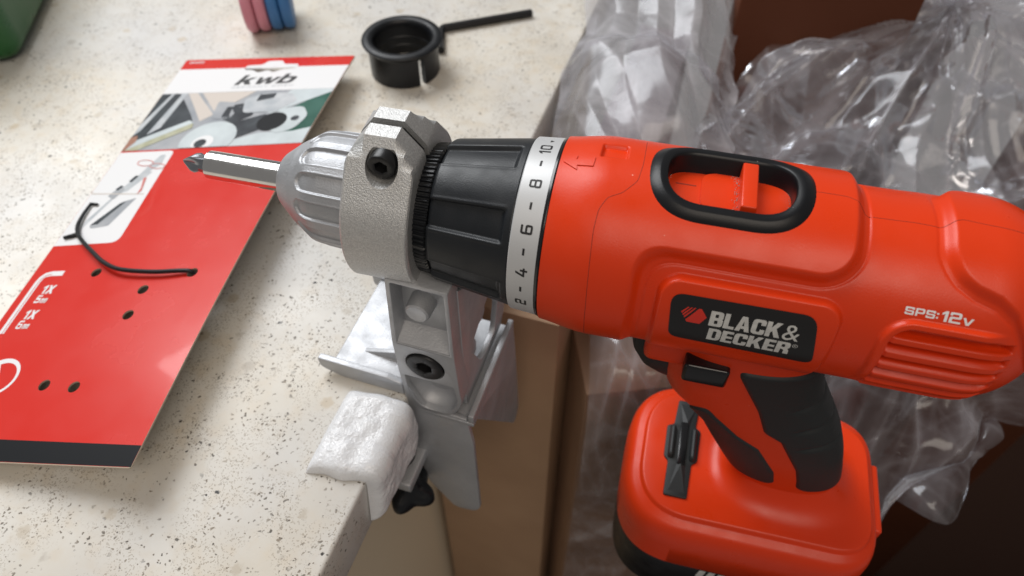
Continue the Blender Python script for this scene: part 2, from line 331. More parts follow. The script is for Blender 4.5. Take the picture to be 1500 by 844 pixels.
GLYPH = {
 'B': GL([(0, 0), (.77, 0), (.77, .5), (.68, .53), (.75, .56), (.75, 1), (0, 1)], [0, .2, .15, .02, .15, .2, 0], (rect(.28, .18, .48, .42), .06), (rect(.28, .6, .47, .82), .06)),
 'L': GL([(0, 0), (.62, 0), (.62, .2), (.28, .2), (.28, 1), (0, 1)]),
 'A': GL([(0, 0), (.27, 1), (.57, 1), (.84, 0), (.56, 0), (.52, .19), (.32, .19), (.28, 0)], 0, ([(.36, .38), (.48, .38), (.42, .74)], 0)),
 'C': GL([(0, 0), (.76, 0), (.76, .36), (.49, .36), (.49, .18), (.28, .18), (.28, .82), (.49, .82), (.49, .64), (.76, .64), (.76, 1), (0, 1)], [.26, .26, 0, 0, .07, .1, .1, .07, 0, 0, .26, .26]),
 'K': GL([(0, 0), (.27, 0), (.27, .3), (.36, .42), (.54, 0), (.86, 0), (.55, .6), (.83, 1), (.52, 1), (.27, .62), (.27, 1), (0, 1)]),
 'D': GL([(0, 0), (.77, 0), (.77, 1), (0, 1)], [0, .32, .32, 0], (rect(.28, .19, .49, .81), .08)),
 'E': GL([(0, 0), (.66, 0), (.66, .19), (.28, .19), (.28, .41), (.62, .41), (.62, .59), (.28, .59), (.28, .81), (.65, .81), (.65, 1), (0, 1)]),
 'R': GL([(0, 0), (.28, 0), (.28, .4), (.38, .4), (.48, .33), (.5, 0), (.8, 0), (.76, .38), (.66, .47), (.77, .58), (.77, 1), (0, 1)], [0, 0, 0, .05, .05, 0, 0, .1, .05, .1, .24, 0], (rect(.28, .58, .48, .82), .06)),
 'S': GL([(0, 0), (1, 0), (1, .59), (.23, .59), (.23, .8), (.77, .8), (.77, .7), (1, .7), (1, 1), (0, 1), (0, .41), (.77, .41), (.77, .2), (.23, .2), (.23, .3), (0, .3)], [.16, .16, .16, .05, .05, .05, 0, 0, .16, .16, .16, .05, .05, .05, 0, 0]),
 'P': GL([(0, 0), (.23, 0), (.23, .34), (1, .34), (1, 1), (0, 1)], [0, 0, 0, .18, .18, 0], (rect(.23, .53, .77, .82), .05)),
 '1': GL([(.25, 0), (.5, 0), (.5, 1), (.3, 1), (0, .8), (0, .6), (.25, .74)]),
 '2': GL([(0, 0), (1, 0), (1, .18), (.25, .18), (.25, .42), (1, .42), (1, 1), (0, 1), (0, .7), (.22, .7), (.22, .82), (.77, .82), (.77, .6), (0, .6)], [0, 0, 0, 0, .06, .2, .24, .24, 0, 0, .08, .08, .06, .2]),
 '4': GL([(.58, 0), (.8, 0), (.8, .22), (1, .22), (1, .39), (.8, .39), (.8, .62), (.58, .62), (.58, .39), (.26, .39), (.58, 1), (.33, 1), (0, .38), (0, .22), (.58, .22)]),
 '5': GL([(0, 0), (1, 0), (1, .64), (.28, .64), (.3, .8), (.95, .8), (.95, 1), (.08, 1), (0, .42), (.74, .42), (.74, .18), (.24, .18), (.24, .28), (0, .28)], [.2, .24, .2, 0, 0, 0, 0, 0, 0, .08, .08, .05, 0, 0]),
 '6': GL([(0, 0), (1, 0), (1, .61), (.24, .61), (.24, .82), (.95, .82), (.95, 1), (0, 1)], [.22, .22, .22, .03, .08, 0, 0, .26], (rect(.24, .17, .77, .44), .07)),
 '8': GL([(0, 0), (1, 0), (1, .49), (.93, .52), (.97, .55), (.97, 1), (.03, 1), (.03, .55), (.07, .52), (0, .49)], [.22, .22, .16, .02, .14, .22, .22, .14, .02, .16], (rect(.23, .17, .77, .43), .07), (rect(.25, .59, .75, .84), .07)),
 '0': GL(rect(0, 0, 1, 1), .26, (rect(.23, .17, .77, .83), .1)),
 'x': GL([(0, 0), (.3, 0), (.5, .3), (.7, 0), (1, 0), (.68, .5), (.98, 1), (.68, 1), (.5, .7), (.32, 1), (.02, 1), (.32, .5)]),
 'm': GL([(0, 0), (.22, 0), (.22, .76), (.39, .76), (.39, 0), (.61, 0), (.61, .76), (.78, .76), (.78, 0), (1, 0), (1, 1), (0, 1)]),
 'k': GL([(0, 0), (.25, 0), (.25, .2), (.36, .3), (.56, 0), (.9, 0), (.56, .44), (.86, .7), (.52, .7), (.25, .46), (.25, 1), (0, 1)]),
 'w': GL([(.2, 0), (.46, 0), (.58, .42), (.7, 0), (.96, 0), (1.2, .7), (.94, .7), (.82, .28), (.7, .7), (.46, .7), (.34, .28), (.24, .7), (0, .7)]),
 'b': GL([(0, 0), (.84, 0), (.84, .7), (.25, .7), (.25, 1), (0, 1)], [0, .24, .24, 0, 0, 0], (rect(.25, .17, .58, .53), .12)),
 'v': GL([(.36, 0), (.64, 0), (1, 1), (.76, 1), (.5, .28), (.24, 1), (0, 1)]),
 ':': GL(rect(0, .12, .22, .34), 0, (rect(0, .62, .22, .84), 0)),
}
def word2d(t, box, shear=0., gap=.09, sx=None):
    """block lettering drawn from outlines, fitted to box = (x0, x1, y0, y1)"""
    loops, x = [], 0.
    for c in t:
        k = (sx or {}).get(c, 1.); g = GLYPH[c]; w = max(l[:, 0].max() for l in g)*k
        loops += [l*np.array([k, 1])+np.array([x, 0]) for l in g]; x += w+gap
    for l in loops: l[:, 0] += shear*l[:, 1]
    A_ = np.vstack(loops); lo, hi = A_.min(0), A_.max(0)
    return shape2d([(l-lo)/(hi-lo)*np.array([box[1]-box[0], box[3]-box[2]])+np.array([box[0], box[2]]) for l in loops])
def wrap(name, bm, fn, m, parent=None, sx=None, sy=None, thick=0, lift=.05, auto=40, xf=None, smooth=True):
    """cut a flat bmesh into strips and lay it on a curved surface fn(x, y, height)"""
    for ax, st in ((0, sx), (1, sy)):
        if not st: continue
        cs = [v.co[ax] for v in bm.verts]; no = Vector((1, 0, 0)) if ax == 0 else Vector((0, 1, 0))
        for c in np.arange(math.floor(min(cs)/st)*st+st, max(cs), st):
            bmesh.ops.bisect_plane(bm, geom=bm.verts[:]+bm.edges[:]+bm.faces[:], dist=1e-5, plane_co=no*float(c), plane_no=no)
    if thick:
        r = bmesh.ops.extrude_face_region(bm, geom=bm.faces[:], use_keep_orig=True)
        for g in r['geom']:
            if isinstance(g, bmesh.types.BMVert): g.co.z = thick
    X = np.array([v.co[:] for v in bm.verts]); Q = fn(X[:, 0], X[:, 1], X[:, 2]+lift)
    for v, q in zip(bm.verts, Q): v.co = q
    return from_bm(name, bm, m, parent, smooth, auto, xf)
def prism(name, poly, z0, z1, m, parent=None, bev=.3, fr=None, xf=None, holes=(), auto=30):
    """polygon extruded from z0 to z1; fr maps (x, y, z) columns into the part's own frame"""
    bm = shape2d([poly, *holes])
    r = bmesh.ops.extrude_face_region(bm, geom=bm.faces[:], use_keep_orig=True); ups = {g for g in r['geom'] if isinstance(g, bmesh.types.BMVert)}
    for v in bm.verts: v.co.z = z1 if v in ups else z0
    bmesh.ops.recalc_face_normals(bm, faces=bm.faces)
    if bev:
        ed = [e for e in bm.edges if len(e.link_faces) == 2 and e.calc_face_angle(0) > .6 and abs(e.verts[0].co.z-e.verts[1].co.z) < 1e-6]
        if ed: bmesh.ops.bevel(bm, geom=ed, offset=bev, segments=2, profile=.5, affect='EDGES')
    if fr: xf2 = (lambda V: xf(fr(V))) if xf else fr
    else: xf2 = xf
    return from_bm(name, bm, m, parent, True, auto, xf2)
def ss(a, b, x):
    t = np.clip((x-a)/(b-a), 0, 1); return t*t*(3-2*t)
def smax(a, b, k):
    h = np.clip(.5+.5*(a-b)/k, 0, 1); return b+(a-b)*h+k*h*(1-h)
def smin(a, b, k): return -smax(-a, -b, k)
def rb(x, y, x0, x1, y0, y1, R):
    """signed distance to a rounded rectangle, positive inside"""
    qx = np.abs(x-(x0+x1)/2)-(x1-x0)/2+R; qy = np.abs(y-(y0+y1)/2)-(y1-y0)/2+R
    return -(np.hypot(np.maximum(qx, 0), np.maximum(qy, 0))+np.minimum(np.maximum(qx, qy), 0)-R)
def vnoise(P, seed=0):
    """smooth value noise of an (n, k) array"""
    P = np.asarray(P, float); i = np.floor(P).astype(np.int64); f = P-i; f = f*f*(3-2*f); k = P.shape[-1]; out = 0
    for c in range(2**k):
        w = 1.; h = np.full(P.shape[:-1], seed*7919, np.int64)
        for d in range(k):
            b = (c >> d) & 1; w = w*(f[..., d] if b else 1-f[..., d]); h = (h*31+(i[..., d]+b)*(73856093, 19349663, 83492791)[d]) & 0x7fffffff
        h = ((h ^ (h >> 13))*1274126177) & 0x7fffffff; h = ((h ^ (h >> 15))*668265263) & 0x7fffffff
        out = out+w*((h & 0xffff)/65535.)
    return out*2-1

# ------------------------------------------------------------------ frames
def frame(o, rz):
    c, s_ = math.cos(rz), math.sin(rz); Rm = np.array([[c, -s_, 0], [s_, c, 0], [0, 0, 1.]]); o = np.array(o, float)
    return (lambda V: np.asarray(V, float)@Rm.T+o), (lambda V: (np.asarray(V, float)-o)@Rm)
DRILL_O, DRILL_R = (10.6, 175.7, 89.5), math.radians(-13.6)      # on the spindle axis, x to the rear, -y to the viewer
EDGE_O, EDGE_R = (-41.9, 170, 0), math.radians(-18.1)            # on the counter's edge, x outwards, y along the edge
d2w, w2d = frame(DRILL_O, DRILL_R); e2w, w2e = frame(EDGE_O, EDGE_R)
d2e = lambda V: w2e(d2w(V))

# ------------------------------------------------------------------ setting
def struct(name, lo, hi, m, bev=0, frame_=True):
    o = rbox(name, lo, hi, m, None, bev)
    if frame_: o.location = Vector(EDGE_O)*S; o.rotation_euler = (0, 0, EDGE_R)
    o['kind'] = 'structure'; return o
struct('countertop', (-720, -330, -30), (0, 560, 0), M['stone'], 1.6)
struct('wall', (-90, -330, -760), (-48, 560, -30.5), M['wall'])
struct('floor', (-90, -400, -780), (1100, 900, -760.5), M['floor'])

# ------------------------------------------------------------------ cordless drill
drill = empty('cordless_drill', 'orange and black cordless drill held horizontally in the metal clamp', 'drill', DRILL_O, DRILL_R)

def body_r(X, T):
    X = np.asarray(X, float); T = np.asarray(T, float)
    Tm = np.where(T > 90, 180-T, T); s = np.radians(Tm)*30
    base = 28.9+1.8*ss(12, -42, Tm)
    base = base+.25*ss(100, 112, X)
    top = 30.0+2.3*ss(1, 20, X)
    dA = 32.6-X
    q0 = X-(90.6-10); q1 = (22.3+10)-s
    dB = -(np.hypot(np.maximum(q0, 0), np.maximum(q1, 0))+np.minimum(np.maximum(q0, q1), 0)-10)
    d = smax(dA, dB, 9.)
    r = base+(top-base)*ss(-1.9, 1.9, d)
    r = r-.4*np.exp(-((d+2.6)/.42)**2)*ss(-30, -10, Tm)                      # crease at the foot of the step
    dl = rb(X, s, 39.8, 90.2, -80, 16.2, 6); r = r+(31.6-r)*ss(-1.0, .8, dl)*np.where(X < 200, 1, 0)
    sb = np.interp(X, [112, 117, 122, 128, 133, 137, 145], [34, 29.5, 26.5, 24.6, 21, 15, 0])
    dc = smin(X-114.2, (s-sb)*.9, 6.); r = r+2.3*ss(-1.8, 1.5, dc)
    r = r-.25*np.exp(-((dc+2.6)/.5)**2)
    dv = rb(X, s, 104.2, 150, -40, 12.6, 5.5)
    fr = ss(-3.2, -1.9, dv)*(1-ss(-.5, .3, dv)); r = r+1.5*fr*ss(134, 127, X)*ss(-30, -12, Tm)
    ins = ss(.1, .8, dv)*ss(136.8, 133.5, X)*ss(-38, -33, Tm)
    sl = ss(.34, .58, .5+.5*np.cos(2*PI*(Tm-20.6)/10.2)); r = r+ins*(.75*(1-sl)-4.2*sl)
    ends = np.where(X > 126, np.maximum(0, 1-np.clip((X-126)/28.2, 0, 1)**2.25)**.5, 1)
    r = r*ends
    t = np.radians(T-90)*32
    r = r+(21-r)*ss(-.35, .35, rb(X, t, 36, 72.6, -11.6, 11.6, 9.5))        # well of the selector slide
    r = r-1.5*ss(-.3, .3, rb(X, np.radians(T-99)*31, 16, 23.6, -3.5, 3.5, .6))  # small rectangular socket near the nose
    return r
def on_body(x, s, h, r0=None):
    """x along the axis, s = arc length (mm at radius 31.6) up from the side line"""
    T = np.degrees(s/31.6); r = body_r(x, T)+h if r0 is None else r0+h; a = np.radians(T)
    return np.stack([x, -r*np.cos(a), r*np.sin(a)], -1)
Xs = np.concatenate([np.arange(4.2, 126, .36), 126+28.15*np.sin(np.linspace(0, PI/2, 110))])
Ts = np.concatenate([np.arange(-75, 128, .58), np.arange(129, 285, 1.5)])
XX, TT = np.meshgrid(Xs, Ts, indexing='ij'); RR = body_r(XX, TT); A = np.radians(TT)
gridmesh('body_shell', np.stack([XX, -RR*np.cos(A), RR*np.sin(A)], -1), M['orange'], drill, cv=True)
lathe('front_gasket', [(2.6, 24), (2.8, 29.4), (3.6, 29.7), (4.5, 29.4), (4.8, 24)], M['gloss_black'], drill, cap=False)
# parting lines
def seam(pts, w=.13):
    P = np.array(pts, float); t = np.linspace(0, 1, len(P)); k = np.linspace(0, 1, 12*len(P))
    x = np.interp(k, t, P[:, 0]); T = np.interp(k, t, P[:, 1])
    for _ in range(6): x[1:-1] = (x[:-2]+2*x[1:-1]+x[2:])/4; T[1:-1] = (T[:-2]+2*T[1:-1]+T[2:])/4
    r = body_r(x, T)-.06; a = np.radians(T)
    tube('seam_gap', np.stack([x, -r*np.cos(a), r*np.sin(a)], -1), w, M['orange_line'], drill, n=6, res=1)
seam([(28.5, 118), (28.7, 90), (28, 78), (24.5, 70), (20.5, 66), (18.6, 59), (18.2, 48), (18.8, 29), (19.4, 6), (19.6, -20), (19.6, -50)])
seam([(77.8, 90), (86, 90), (90.5, 87), (92.5, 84), (105, 85), (112, 84), (114.5, 86), (117, 88), (123, 87), (133, 86), (146, 85)])
# embossed arrow near the nose
arrow = [(5.4, 0), (9.2, 3.0), (9.0, 1.2), (13.2, 1.2), (13.6, 2.4), (14.6, 2.4), (14.4, -1.4), (9.6, -1.2), (9.8, -3.0)]
wrap('embossed_arrow', shape2d([[(x, y+47.6) for x, y in arrow]]), on_body, M['orange'], drill, 1.2, 1.2, thick=.38, lift=-.05)
# brand plate
lab = rounded([(43.2, 12.6), (83.6, 13.0), (87.2, -5.9), (45.0, -4.9)], [4, 4, 3.4, 3.4], 8)
plate_ = wrap('brand_plate', shape2d([lab]), on_body, M['label_black'], drill, None, 1.2, thick=.28, lift=-.02)
put = lambda nm, bm, m: wrap(nm, bm, on_body, m, plate_, None, 1.0, lift=.31)
put('lettering', word2d('BLACK', (55.3, 75.4, 3.5, 9.0), 0, .06), M['silver_ink'])
put('lettering', word2d('DECKER', (55.9, 79.4, -2.8, 2.5), 0, .06), M['silver_ink'])
put('lettering', text2d('&', (75.9, 80.6, 3.4, 9.0), -.02), M['silver_ink'])
ring_ = lambda cx, cy, R, w: shape2d([circle(cx, cy, R, 20), circle(cx, cy, R-w, 20)])
put('registered_mark', ring_(80.4, 1.5, .75, .14), M['silver_ink']); put('registered_mark', text2d('R', (80.15, 80.7, 1.1, 1.9)), M['silver_ink'])
put('logo', shape2d([[(49.1, 3.4), (52.8, 3.4), (54.4, 6.2), (52.5, 8.9), (51.7, 8.9), (48.6, 4.2)]]), M['red_ink'])
for k in range(3):
    x0 = 50.9-k*.95; put('logo', shape2d([[(x0, 8.9), (x0-.42, 8.9), (48.25-k*.5-.35, 4.85+k*.75+.55), (48.25-k*.5, 4.85+k*.75)]]), M['red_ink'])
# voltage print
wrap('lettering', word2d('SPS:', (105.6, 114.2, 17.6, 20.0), 0, .16), on_body, M['white_ink'], drill, 1, 1, lift=.06)
wrap('lettering', word2d('12', (115.0, 120.0, 17.3, 20.6), 0, .16), on_body, M['white_ink'], drill, 1, 1, lift=.06)
wrap('lettering', word2d('v', (120.4, 123.2, 17.3, 19.5)), on_body, M['white_ink'], drill, 1, 1, lift=.06)
# selector slide: black surround, orange slide
def loop_rr(x0, x1, y, R, n=18): return rounded([(x0, -y), (x1, -y), (x1, y), (x0, y)], R*1.35, n)
prof = [(0, -6), (0, -.1), (.25, .3), (3.0, 1.3), (3.3, 1.36), (5.1, .9), (5.4, .6), (5.6, -.3), (5.7, -12)]       # inset, height over r=32
G = []
for i, h in prof:
    lp = loop_rr(30.6+i, 78-i, 17-i*1.08, 12.5-i*.5); T = lp[:, 1]/32; r = 32+h
    G.append(np.stack([lp[:, 0], r*np.sin(T), r*np.cos(T)], -1))
sur = gridmesh('slide_surround', np.array(G), M['bezel'], drill, cv=True, auto=50)
sl_r = lambda x, s, h: np.stack([x, (25.4+h)*np.sin(s/25.4), (25.4+h)*np.cos(s/25.4)], -1)
slide = wrap('selector_slide', shape2d([loop_rr(35.2, 73.4, 12, 9)]), sl_r, M['orange'], drill, 2, 1.5, thick=1, lift=0)
wrap('raised_disc', shape2d([rounded([(46.5, -6.5), (52, -9.5), (58, -9.5), (58, 9.5), (52, 9.5), (46.5, 6.5)], 6, 8)]), sl_r, M['orange'], slide, 1.5, 1.5, thick=.8, lift=.98)
rbox('finger_tab', (57.4, -9.6, 24.8), (62.0, 9.6, 31.2), M['orange'], slide, .55, 3)
wrap('engraved_mark', shape2d([[(39, .9), (45, .9), (45, 1.4), (39, 1.4)]]), sl_r, M['orange_line'], slide, None, None, lift=1.03)
M['dust'] = mat('grey_dust', (.42, .36, .33), .9)
bmd = bmesh.new()
for _ in range(420):                          # dust caught in the corners of the well
    t = rng.random()*4; lp = loop_rr(36.2, 72.4, 11.3, 8.6, 18); p = lp[rng.integers(0, len(lp))]*1.0; q = p+rng.normal(0, .55, 2)
    if rng.random() < .3: q = np.array([57+rng.normal(0, .8), rng.uniform(-9, 9)])
    if abs(q[1]) > 11 or q[0] < 36.6 or q[0] > 72: continue
    z = 26.45+abs(rng.normal(0, .5)) if abs(q[1]) > 9.5 else 26.48+(.75 if 46.5 < q[0] < 58 else 0)
    bmesh.ops.create_icosphere(bmd, subdivisions=1, radius=rng.uniform(.07, .17), matrix=Matrix.Translation((q[0], q[1], z-(25.4-(25.4**2-q[1]**2)**.5))))
tag(from_bm('dust_specks', bmd, M['dust'], slide), kind='stuff')

# torque collar, number band, ribbed ring
def collar_mod(X, T, R):
    ph = ((T-41+25.7) % 51.43)-25.7
    rec = ss(11.5, 9.6, np.abs(ph))*ss(-8.2, -9.8, X)
    ph2 = np.abs(ph); edge = np.exp(-((ph2-12.2)/1.2)**2)*ss(-7.5, -9.5, X)
    return R-1.6*rec+.15*edge
xs = np.concatenate([[-33.6], np.linspace(-33.5, -6.2, 70), [-6.0]])
rs = np.interp(xs, [-33.6, -33.5, -32.6, -28, -6.2, -6], [20, 23.2, 23.9, 24.6, 27.9, 27.2])
lathe('torque_collar', np.stack([xs, rs], 1), M['collar'], drill, n=560, mod=collar_mod, cap=False, auto=None)
band = lathe('number_band', [(-6.05, 26), (-6.0, 28.3), (-5.7, 28.6), (2.8, 29.35), (3.1, 29.1), (3.15, 26)], M['silverband'], drill, n=160, cap=False)
def on_band(x, s, h):
    r = 28.6+(x+5.7)*.75/8.5+h; a = s/29.; return np.stack([x, -r*np.cos(a), r*np.sin(a)], -1)
def band_text(t, deg, w, h, bold=.15):
    bm = word2d(t, (-w/2, w/2, -h/2, h/2), 0, .28); s0 = math.radians(deg)*29
    for v in bm.verts: v.co = (-1.3-v.co.y, s0+v.co.x, 0)
    wrap('numeral', bm, on_band, M['ink'], band, None, .8, lift=.05)
for t, dg, w, h in (('2', -12, 2.9, 3.7), ('4', 15, 3.1, 3.7), ('6', 42, 2.9, 3.7), ('8', 70, 2.9, 3.7), ('10', 99, 5.0, 3.7)): band_text(t, dg, w, h)
for dg in (1.5, 28.5, 56, 85): 
    s0 = math.radians(dg)*29; wrap('dash', shape2d([[(-1.65, s0-1.1), (-.95, s0-1.1), (-.95, s0+1.1), (-1.65, s0+1.1)]]), on_band, M['ink'], band, None, .8, lift=.05)
s0 = math.radians(111)*29; wrap('dash', shape2d([[(-.9, s0-1.0), (.3, s0), (-.9, s0+1.0)]]), on_band, M['ink'], band, None, .8, lift=.05)
lathe('ribbed_ring', [(-41, 17), (-40.8, 21.6), (-34.6, 22.4), (-34, 22.0), (-33.4, 17)], M['black'], drill, n=480, cap=False, auto=25,
      mod=lambda X, T, R: np.where(R > 20, R-.7*ss(.35, .6, .5+.5*np.cos(np.radians(T)*84)), R))
# chuck
px = [(-91.6, 4.8), (-91.6, 7.8), (-90.8, 9.2), (-84.6, 14.2), (-77.6, 18.7), (-75.6, 19.5), (-73, 19.9), (-66, 20.2), (-52, 20.4), (-42, 20.4)]
xs = np.concatenate([[-91.6, -91.6], np.linspace(-91.4, -42, 110)]); pxa = np.array(px)
rs = np.concatenate([[4.8, 7.6], np.interp(xs[2:], pxa[1:, 0], pxa[1:, 1])])
for _ in range(1): rs[3:-1] = (rs[2:-2]+2*rs[3:-1]+rs[4:])/4
def chuck_mod(X, T, R):
    ph = ((T-46+13.85) % 27.7)-13.85
    m = ss(-81+.05*ph**2*.4, -79.4+.05*ph**2*.4, X)
    groove = ss(9.4, 8.4, np.abs(ph)); return R-m*(1.15*groove)+m*.1*np.exp(-((np.abs(ph)-10.2)/1.0)**2)
tilt = lambda V: V+np.stack([0*V[:, 0], 0*V[:, 0], -.034*np.minimum(0, V[:, 0]+42)], -1)
lathe('chuck', np.stack([xs, rs], 1), M['chuck'], drill, n=720, mod=chuck_mod, cap=False, auto=None, xf=tilt)
for i, tx in enumerate('L6NT'):
    bm = text2d(tx, (-1, 1, -1.3, 1.3), 0); a0 = math.radians(72-19*i)
    for v in bm.verts: v.co = (-86.0-v.co.y, a0*12.9+v.co.x, 0)
    wrap('stamped_letter', bm, lambda x, s, h: np.stack([x, -(np.interp(x, xs[2:], rs[2:])+h)*np.cos(s/12.9), (np.interp(x, xs[2:], rs[2:])+h)*np.sin(s/12.9)], -1), M['alu'], drill, .6, .6, lift=.06, xf=tilt)

# handle
hz = np.array([-10, -25, -40, -55, -66, -74, -82, -94, -107, -116, -126, -132.])
hf = np.array([45, 45.5, 46.2, 47.5, 51, 59, 66.5, 73, 80.5, 86.5, 91, 93.])
hr = np.array([102, 101, 101.5, 105.5, 111.5, 116, 120.3, 125.2, 129.0, 131.2, 133, 134.])
hy = np.array([19, 18.3, 17.4, 16.6, 16.1, 15.8, 15.6, 15.2, 14.8, 14.8, 15.2, 15.6])
def smooth_interp(z, xp, fp):
    g = np.linspace(xp.min(), xp.max(), 400); f = np.interp(g, xp[::-1], fp[::-1])
    for _ in range(60): f[1:-1] = (f[:-2]+2*f[1:-1]+f[2:])/4
    return np.interp(z, g, f)
def handle_pts(z, a, off):
    f, r_, y = (smooth_interp(z, hz, v) for v in (hf, hr, hy))
    c, s_ = np.cos(a), np.sin(a); e = 2/2.5
    cx = (f+r_)/2+np.sign(c)*np.abs(c)**e*((r_-f)/2+off); cy = np.sign(s_)*np.abs(s_)**e*(y+off)
    return np.stack([cx, cy, z+0*a], -1)
zz = np.linspace(-12, -130, 230); aa = np.linspace(0, 2*PI, 300, endpoint=False); ZZ, AA = np.meshgrid(zz, aa, indexing='ij')
P0 = handle_pts(ZZ, AA, 0*ZZ)
gridmesh('handle_core', P0, M['orange'], drill, cv=True, capu=True)
# two soft overmoulds that rise out of the core along a smooth line
xb = np.interp(-ZZ, [30, 39, 59, 72, 77, 97, 106, 116], [71, 73.6, 84.4, 89.6, 97.0, 108.2, 111, 113])
d_rear = smin(smin((P0[..., 0]-xb)*.8, ZZ+112+.04*(P0[..., 0]-108), 3.), -35-ZZ, 2.)
groove = 0
for z0, x0 in ((-60, 98), (-73, 102), (-84, 106)):
    zl = z0+.14*(P0[..., 0]-x0)+.25*np.abs(P0[..., 1]); groove = groove+.74*np.exp(-((ZZ-zl)/.9)**2)*ss(0, 8, P0[..., 0]-x0+4)
gridmesh('rear_grip', handle_pts(ZZ, AA, -1.4+2.5*ss(-1.2, 1.2, d_rear)-1.35*groove*ss(0, 3, d_rear)), M['rubber'], drill, cv=True)
xc = np.interp(-ZZ, [50, 58, 64, 70, 80, 86, 102, 112], [56, 64, 67.5, 72, 82, 91.5, 101.5, 104])
d_front = smin(smin((xc-P0[..., 0])*.75, (-87+1.45*np.abs(P0[..., 1]))*.8-ZZ*.8, 2.), ZZ+112, 3.)
gridmesh('front_grip', handle_pts(ZZ, AA, -1.4+2.2*ss(-1.2, 1.2, d_front)), M['rubber'], drill, cv=True)
# reversing button and trigger
rbox('reversing_button', (54.2, -20.5, -43.4), (69.4, 20.5, -33.6), M['gloss_black'], drill, 1.4, 4)
trig = []
for z, x0, y in ((-24, 36, 9.5), (-32, 34.6, 10), (-42, 34.4, 10), (-50, 36, 9.6), (-56, 39, 9), (-59.5, 43, 8)):
    trig.append([(x0+12-12*math.copysign(abs(math.cos(a))**.7, math.cos(a)) if math.cos(a) > 0 else x0+12+14*abs(math.cos(a))**.7, y*math.copysign(abs(math.sin(a))**.8, math.sin(a)), z) for a in np.linspace(0, 2*PI, 48, endpoint=False)])
gridmesh('trigger', np.array(trig), M['rubber'], drill, cv=True, capu=True, auto=50)
rbox('trigger_housing', (40, -14.5, -44), (60, 14.5, -20), M['orange'], drill, 3, 4)

# foot
phi = np.linspace(0, 2*PI, 360, endpoint=False); CX = 114.
def radial(poly):
    poly = np.asarray(poly); d = poly-np.array([CX, 0]); an = np.arctan2(d[:, 1], d[:, 0]) % (2*PI); o = np.argsort(an)
    an, rr = an[o], np.hypot(d[:, 0], d[:, 1])[o]
    return np.interp(phi, np.concatenate([an-2*PI, an, an+2*PI]), np.tile(rr, 3))
def rrect(x0, x1, y, R): 
    p = rounded([(x0, -y), (x1, -y), (x1, y), (x0, y)], [R*1.5, R*1.1, R*1.1, R*1.5], 40); q = []
    for i in range(len(p)):
        for t in np.linspace(0, 1, 40, endpoint=False): q.append(p[i]*(1-t)+p[(i+1) % len(p)]*t)
    return np.array(q)
def hring(z, off):
    p = handle_pts(np.full(400, z), np.linspace(0, 2*PI, 400, endpoint=False), np.full(400, off)); return radial(p[:, :2])
plat = radial(rrect(51.3, 147, 30, 15)); G = []
def ringpts(r, z): return np.stack([CX+r*np.cos(phi), r*np.sin(phi), z+0*phi], -1)
for t in np.linspace(0, 1, 14):               # fillet between handle and foot
    off = -2.5+17*(1-math.cos(t*PI/2)); z = -105-20*math.sin(t*PI/2)+.0
    G.append(ringpts(smin(hring(max(z, -126), off*.86), plat*.96, 5.), z))
for k in np.linspace(.15, 1, 6): G.append(ringpts(smin(hring(-125, 14.5*.86), plat*.96, 5.)*(1-k)+plat*.995*k, -125.05-.3*k))
for x0, x1, y, R, z in ((51, 147.2, 30.3, 15, -125.5), (50.5, 147.5, 30.8, 15.3, -126.0), (50.1, 147.8, 31.2, 15.6, -127.4), (49.6, 148.1, 31.7, 16, -127.9), (47.4, 149.3, 34.0, 17, -128.2),
                       (45.4, 150.4, 36.0, 18, -130), (44.2, 151, 37.2, 19, -132.6), (43.4, 151.4, 38.0, 19.5, -136), (43.0, 151.6, 38.4, 20, -142), (43.2, 151.6, 38.6, 20, -158), (44.2, 150.6, 37.6, 19.5, -158.6), (46, 149, 36, 19, -158.6)):
    G.append(ringpts(radial(rrect(x0, x1, y, R)), z))
gridmesh('foot_shell', np.array(G), M['orange'], drill, cv=True, auto=60)
G = [ringpts(radial(rrect(x0, x1, y, R)), z) for x0, x1, y, R, z in ((46, 149, 35, 18, -157), (45, 149.6, 36.2, 19, -158), (44.6, 150, 36.8, 19, -164), (44.6, 150, 36.8, 19, -192), (47, 148, 34, 18, -196))]
bat = gridmesh('battery_pack', np.array(G), M['black'], drill, cv=True, capu=True, auto=60)
rbox('release_catch', (149.4, -16, -150), (153.6, 16, -131), M['orange'], drill, 1.2, 3)
for k in range(3): wrap('lettering', shape2d([[(84+k*4.2, -170), (87+k*4.2, -170), (87.6+k*4.2, -162.5), (84.8+k*4.2, -162.5)]]), lambda x, y, h: np.stack([x, -37.0-h, y], -1), M['silver_ink'], bat, lift=.1)
